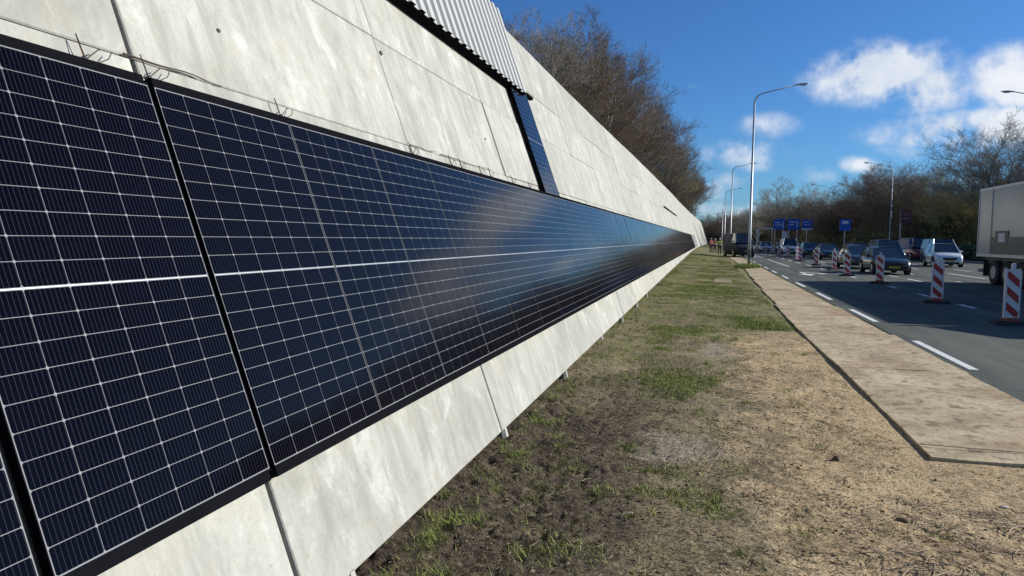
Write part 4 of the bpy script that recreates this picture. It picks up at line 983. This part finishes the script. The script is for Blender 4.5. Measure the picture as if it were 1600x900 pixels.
car('small_van','dark red van behind the white car',REDP,(19.3,77,0),R90+.1,L=4.6,W_=1.9,H=2.1,kind='van',group='dark cars before the wood',cat='van')
car('tipper_van','purple grey van directly behind the white car',GREYP,(19.4,70,0),R90-.05,L=5.4,W_=2.0,H=2.0,kind='van',group='dark cars before the wood',cat='van')
car('work_van','dark navy work van parked on the verge boards at the far end of the wall',NAVY,(2.95,77.2,.03),R90+.24,L=5.5,W_=2.0,H=2.38,kind='van',group=None,cat='van')
# ------------------------------------------------------------ truck
k=Mt('dusty_box_aluminium',.30,.35,spec=.5); v=k.coord(); n1=k.noise(v,.7,4,.6); n2=k.noise(k.coord(scale=(4,4,.5)),3,4,.6)
c=k.ramp(n1,[(.3,(.24,.265,.275)),(.7,(.33,.355,.365))]); c=k.mix(k.ramp(n2,[(.5,0.),(.75,.35)]),c,(.40,.42,.43)); zz=k.sep(v)[2]
k.col(c); TRK=k.m
tk=thing('box_truck','articulated truck with a long grey box body at the right edge','truck',(12.55,0,0),0)
YR,YF=35.4,19.6; xL,xR=-1.27,1.27
b=MB(); b.box(xL+.02,xR-.02,YF,YR-.03,1.22,3.98); b.build('cargo_box',TRK,tk)
b=MB()
for x in (xL-.004,xR-.056): b.box(x,x+.06,YR-.05,YR,1.1,4.02)
b.box(xL+.056,xR-.056,YR-.05,YR,3.94,4.02); b.build('rear_frame',ALU,tk)
b=MB(); b.box(xL-.006,xL+.05,YF,YR-.052,3.93,4.03); b.box(xR-.05,xR+.006,YF,YR-.052,3.93,4.03); b.build('roof_rail',ALU,tk)
b=MB(); b.box(xL-.004,xL+.05,YF,YR-.052,1.13,1.25); b.box(xR-.05,xR+.004,YF,YR-.052,1.13,1.25); b.build('lower_rail',ALU,tk)
for i in (0,): MB().box(xL-.012,xL+.01,YR-1.5-i*1.45,YR-1.46-i*1.45,1.26,3.92).build('side_post',ALU,tk)
MB().box(xL-.003,xL+.019,YR-9,YR-1.60,1.26,1.95).build('dark_side_band',plain('dark_band',(.04,.045,.05),.4),tk)
MB().box(xL-.009,xL+.0,YR-3.0,YR-2.35,1.75,2.1).build('white_label',WHITE,tk)
MB().box(xL-.0085,xL+.0,YR-3.3,YR-2.0,1.6,2.2).build('label_panel',plain('label_blue_black',(.02,.03,.05),.4),tk)
for x in (xL+.25,xR-.45): MB().box(x,x+.2,YF,YR-.3,.85,1.13).build('chassis_beam',DGREY,tk)
for yw in (YR-1.9,YR-3.2,YR-4.5,YF-3.0):
    for s_ in (-1,1):
        w_=MB().cyl((s_*1.03,yw,.5),(1,0,0),.5,.38,24).build('wheel',RUBBER,tk)
        MB().cyl((s_*1.225,yw,.5),(1,0,0),.27,.03,16).build('rim',ZINC,w_)
MB().box(xL,xR,YR-.35,YR-.25,.45,.6).build('underrun_bar',ALU,tk)
MB().box(xL+.02,xL+.3,YR-5.5,YR-5.1,.55,1.1).build('toolbox',DGREY,tk)
for s_ in (xL+.02,xR-.06): MB().box(s_,s_+.04,YF+2.,YR-5.8,.5,1.05).build('side_guard',DGREY,tk)
for s_ in (xL+.1,xR-.5): MB().box(s_,s_+.4,YR-.62,YR-.59,.3,1.0).build('mud_flap',RUBBER,tk)
b=MB(); b.add([(xL+.05,YF-2.6,.45),(xR-.05,YF-2.6,.45),(xR-.05,YF-.5,.9),(xL+.05,YF-.5,.9),(xL+.05,YF-2.7,1.6),(xR-.05,YF-2.7,1.6),(xR-.05,YF-.5,1.6),(xL+.05,YF-.5,1.6),(xL+.1,YF-2.45,3.3),(xR-.1,YF-2.45,3.3),(xR-.1,YF-.5,3.8),(xL+.1,YF-.5,3.8)],
   [(3,2,1,0),(0,1,5,4),(1,2,6,5),(2,3,7,6),(3,0,4,7),(4,5,9,8),(5,6,10,9),(6,7,11,10),(7,4,8,11),(8,9,10,11)]); b.build('cab',WHT,tk)
MB().add([(xL+.2,YF-2.71,1.75),(xR-.2,YF-2.71,1.75),(xR-.2,YF-2.52,2.95),(xL+.2,YF-2.52,2.95),(xL+.2,YF-2.66,1.75),(xR-.2,YF-2.66,1.75),(xR-.2,YF-2.47,2.95),(xL+.2,YF-2.47,2.95)],[(0,1,2,3),(7,6,5,4),(0,4,5,1),(2,6,7,3),(1,5,6,2),(3,7,4,0)]).build('windscreen',GLASS,tk)
# ------------------------------------------------------------ signs
def sign(x,y,w,h,zc,label,mat=BLUE,posts=(0,),rz=0,name='direction_sign',marks=(),cat='road sign',group=None,ph=None,pm=ZINC):
    o=thing(name,label,cat,(x,y,0),rz,group)
    MB().box(-w/2,w/2,-.03,.03,zc-h/2,zc+h/2,).build('panel',mat,o)
    for p in posts: b=MB(); b.tube([(p,.06,-.1),(p,.06,zc+h/2-.05)],.06,8); b.build('post',pm,o)
    for (a,b_,c_,d,mm) in marks: MB().box(a,b_,-.036,-.0305,c_,d).build('sign_marking',mm,o)
    return o
sign(10.6,120,1.75,1.6,4.3,'left blue direction sign over the distant traffic, white arrow shapes',posts=(-.6,.6),marks=((-.6,.1,4.5,4.62,WHITE),(-.6,.4,4.1,4.22,WHITE),(.5,.62,3.7,4.7,WHITE)),group='blue direction signs above the queue')
sign(12.7,120,1.75,1.7,4.3,'middle blue direction sign over the distant traffic',posts=(-.6,.6),marks=((-.6,.3,4.6,4.72,WHITE),(-.6,.1,4.2,4.32,WHITE),(.5,.62,3.8,4.8,WHITE)),group='blue direction signs above the queue')
sign(14.7,120,1.6,1.3,4.4,'right blue direction sign over the distant traffic, above a white strip',posts=(0,),marks=((-.6,.3,4.6,4.7,WHITE),(-.5,.5,4.2,4.3,WHITE)),group='blue direction signs above the queue')
sign(14.7,119.8,1.7,.28,3.55,'white strip sign under the right blue direction sign',mat=WHITE,posts=(),group=None)
sign(9.3,125,1.6,.22,3.7,'thin white strip sign left of the blue direction signs',mat=WHITE,posts=(.7,))
sign(14.3,85,1.15,1.25,3.5,'square blue sign with a white marking on its own post in front of the wood',posts=(0,),marks=((-.32,.32,3.62,3.95,WHITE),),name='blue_sign')
sign(22.6,95,1.1,1.6,4.8,'brownish red sign fixed beside the lamp post before the wood',mat=plain('brown_red_sign',(.16,.035,.04),.5),posts=(-.5,),name='brown_sign',marks=((-.35,.35,4.95,5.05,plain('faded_pink',(.45,.25,.25),.6)),(-.35,.35,4.5,4.6,plain('faded_pink',(.45,.25,.25),.6))))
sign(10.7,112,.75,.9,2.6,'small pale square sign among the distant cars',mat=WHITE,posts=(0,))
sign(7.3,118,.5,2.2,2.4,'narrow pale upright panel among the distant cars',mat=plain('pale_beige_panel',(.5,.48,.42),.6),posts=(0,))
# distant building at the road's end
bd=thing('distant_building','dull purple grey building far off where the road vanishes, behind the van','building',(4.5,215,0))
MB().box(-1.6,2.4,0,6,0,6.6).build('wall',plain('purple_grey_brick',(.17,.13,.15),.8,sc=2),bd)
MB().add([(-1.9,-.3,6.6),(2.7,-.3,6.6),(2.7,6.3,6.6),(-1.9,6.3,6.6),(-1.9,3,7.9),(2.7,3,7.9)],[(0,1,5,4),(2,3,4,5),(1,2,5),(3,0,4),(0,3,2,1)]).build('roof',plain('roof_grey',(.22,.21,.22),.7),bd)
for i in range(3):
    for j in range(2): MB().box(-1.2+i*1.2,-.5+i*1.2,-.04,.02,1.2+j*2.8,2.5+j*2.8).build('window',GLASS,bd)
# ------------------------------------------------------------ workers
def person(x,y,rz,label,vest,trousers,z=.1,pose=0):
    o=thing('person',label,'person',(x,y,z),rz,'road workers at the far end of the wall')
    SK=plain('skin_tone',(.45,.28,.2),.6)
    def skin(name,V,E,R,mat,parent,sub=1):
        me=bpy.data.meshes.new(name); me.from_pydata(V,E,[]); me.materials.append(mat)
        ob=link(bpy.data.objects.new(name,me),parent); sk=ob.modifiers.new('skin','SKIN')
        for i,r in enumerate(R): me.skin_vertices[0].data[i].radius=(r,r)
        me.skin_vertices[0].data[0].use_root=True
        su=ob.modifiers.new('sub','SUBSURF'); su.levels=sub; su.render_levels=sub; return ob
    V=[(0,0,.95)];R=[.13];E=[]
    def ad(p,r,pr): V.append(p);R.append(r);E.append((pr,len(V)-1)); return len(V)-1
    ch=ad((0,0,1.2),.14,0); sh=ad((0,0,1.40),.13,ch); nk=ad((0,0,1.50),.055,sh); hd1=ad((0,.01,1.60),.085,nk); hd2=ad((0,0,1.70),.085,hd1); ad((0,.0,1.76),.05,hd2); ad((0,-.10,1.63),.02,hd1)
    for s_ in (-1,1):
        hp=ad((s_*.10,0,.88),.095,0); kn=ad((s_*.12,-.03,.50),.062,hp); an=ad((s_*.13,.02,.09),.042,kn); ad((s_*.14,-.14,.04),.04,an)
        so_=ad((s_*.19,0,1.40),.062,sh); el=ad((s_*.26,.03 if pose==0 else -.02,1.13),.045,so_); wr=ad((s_*.26,-.12,.93) if pose==0 else (s_*.18,-.28,1.12),.03,el)
        pm_=ad((V[wr][0],V[wr][1]-.06,V[wr][2]-.04),.032,wr)
        for q in range(4): ad((V[pm_][0]+(q-1.5)*.02,V[pm_][1]-.06+abs(q-1.5)*.006,V[pm_][2]-.05),.009,pm_)
        ad((V[pm_][0]-s_*.045,V[pm_][1]-.015,V[pm_][2]-.02),.010,pm_)
    skin('body',V,E,R,SK,o)
    v2=[(0,0,.92),(0,0,1.18),(0,0,1.40),(0,0,1.47),(-.20,0,1.40),(.20,0,1.40),(-.26,.01,1.15),(.26,.01,1.15)]
    skin('jacket',v2,[(0,1),(1,2),(2,3),(2,4),(2,5),(4,6),(5,7)],[.155,.17,.15,.08,.082,.082,.065,.065],vest,o)
    v3=[(0,0,.95),(-.10,0,.86),(.10,0,.86),(-.12,-.03,.5),(.12,-.03,.5),(-.13,.02,.13),(.13,.02,.13)]
    skin('trousers',v3,[(0,1),(0,2),(1,3),(2,4),(3,5),(4,6)],[.14,.11,.11,.08,.08,.065,.065],trousers,o)
    MB().tube([(0,0,1.66),(0,0,1.72),(0,0,1.78)],[.105,.10,.04],10).build('helmet',WHITE,o,True)
    MB().tube([(0,0,1.06),(0,0,1.12)],[.182,.184],12,cap=False).build('reflective_band',WHITE,o)
    for s_ in (-1,1): MB().box(s_*.13-.05,s_*.13+.05,-.2,.08,0,.09,c=.02).build('boot',RUBBER,o)
HV=plain('hi_vis_yellow',(.55,.75,.10),.7,var=.08); HR=plain('hi_vis_pink_red',(.75,.16,.13),.7,var=.08); TD=plain('dark_trousers',(.04,.045,.06),.8)
person(1.15,83,.2,'worker in a yellow high visibility jacket standing by the dark van',HV,TD,.12)
person(.75,95,-.5,'worker in dull clothing behind the yellow jacketed one',plain('olive_jacket',(.22,.24,.08),.8),TD,.1,1)
person(.25,92,.4,'worker in a pinkish red jacket beside the far end of the wall',HR,TD,.15,1)
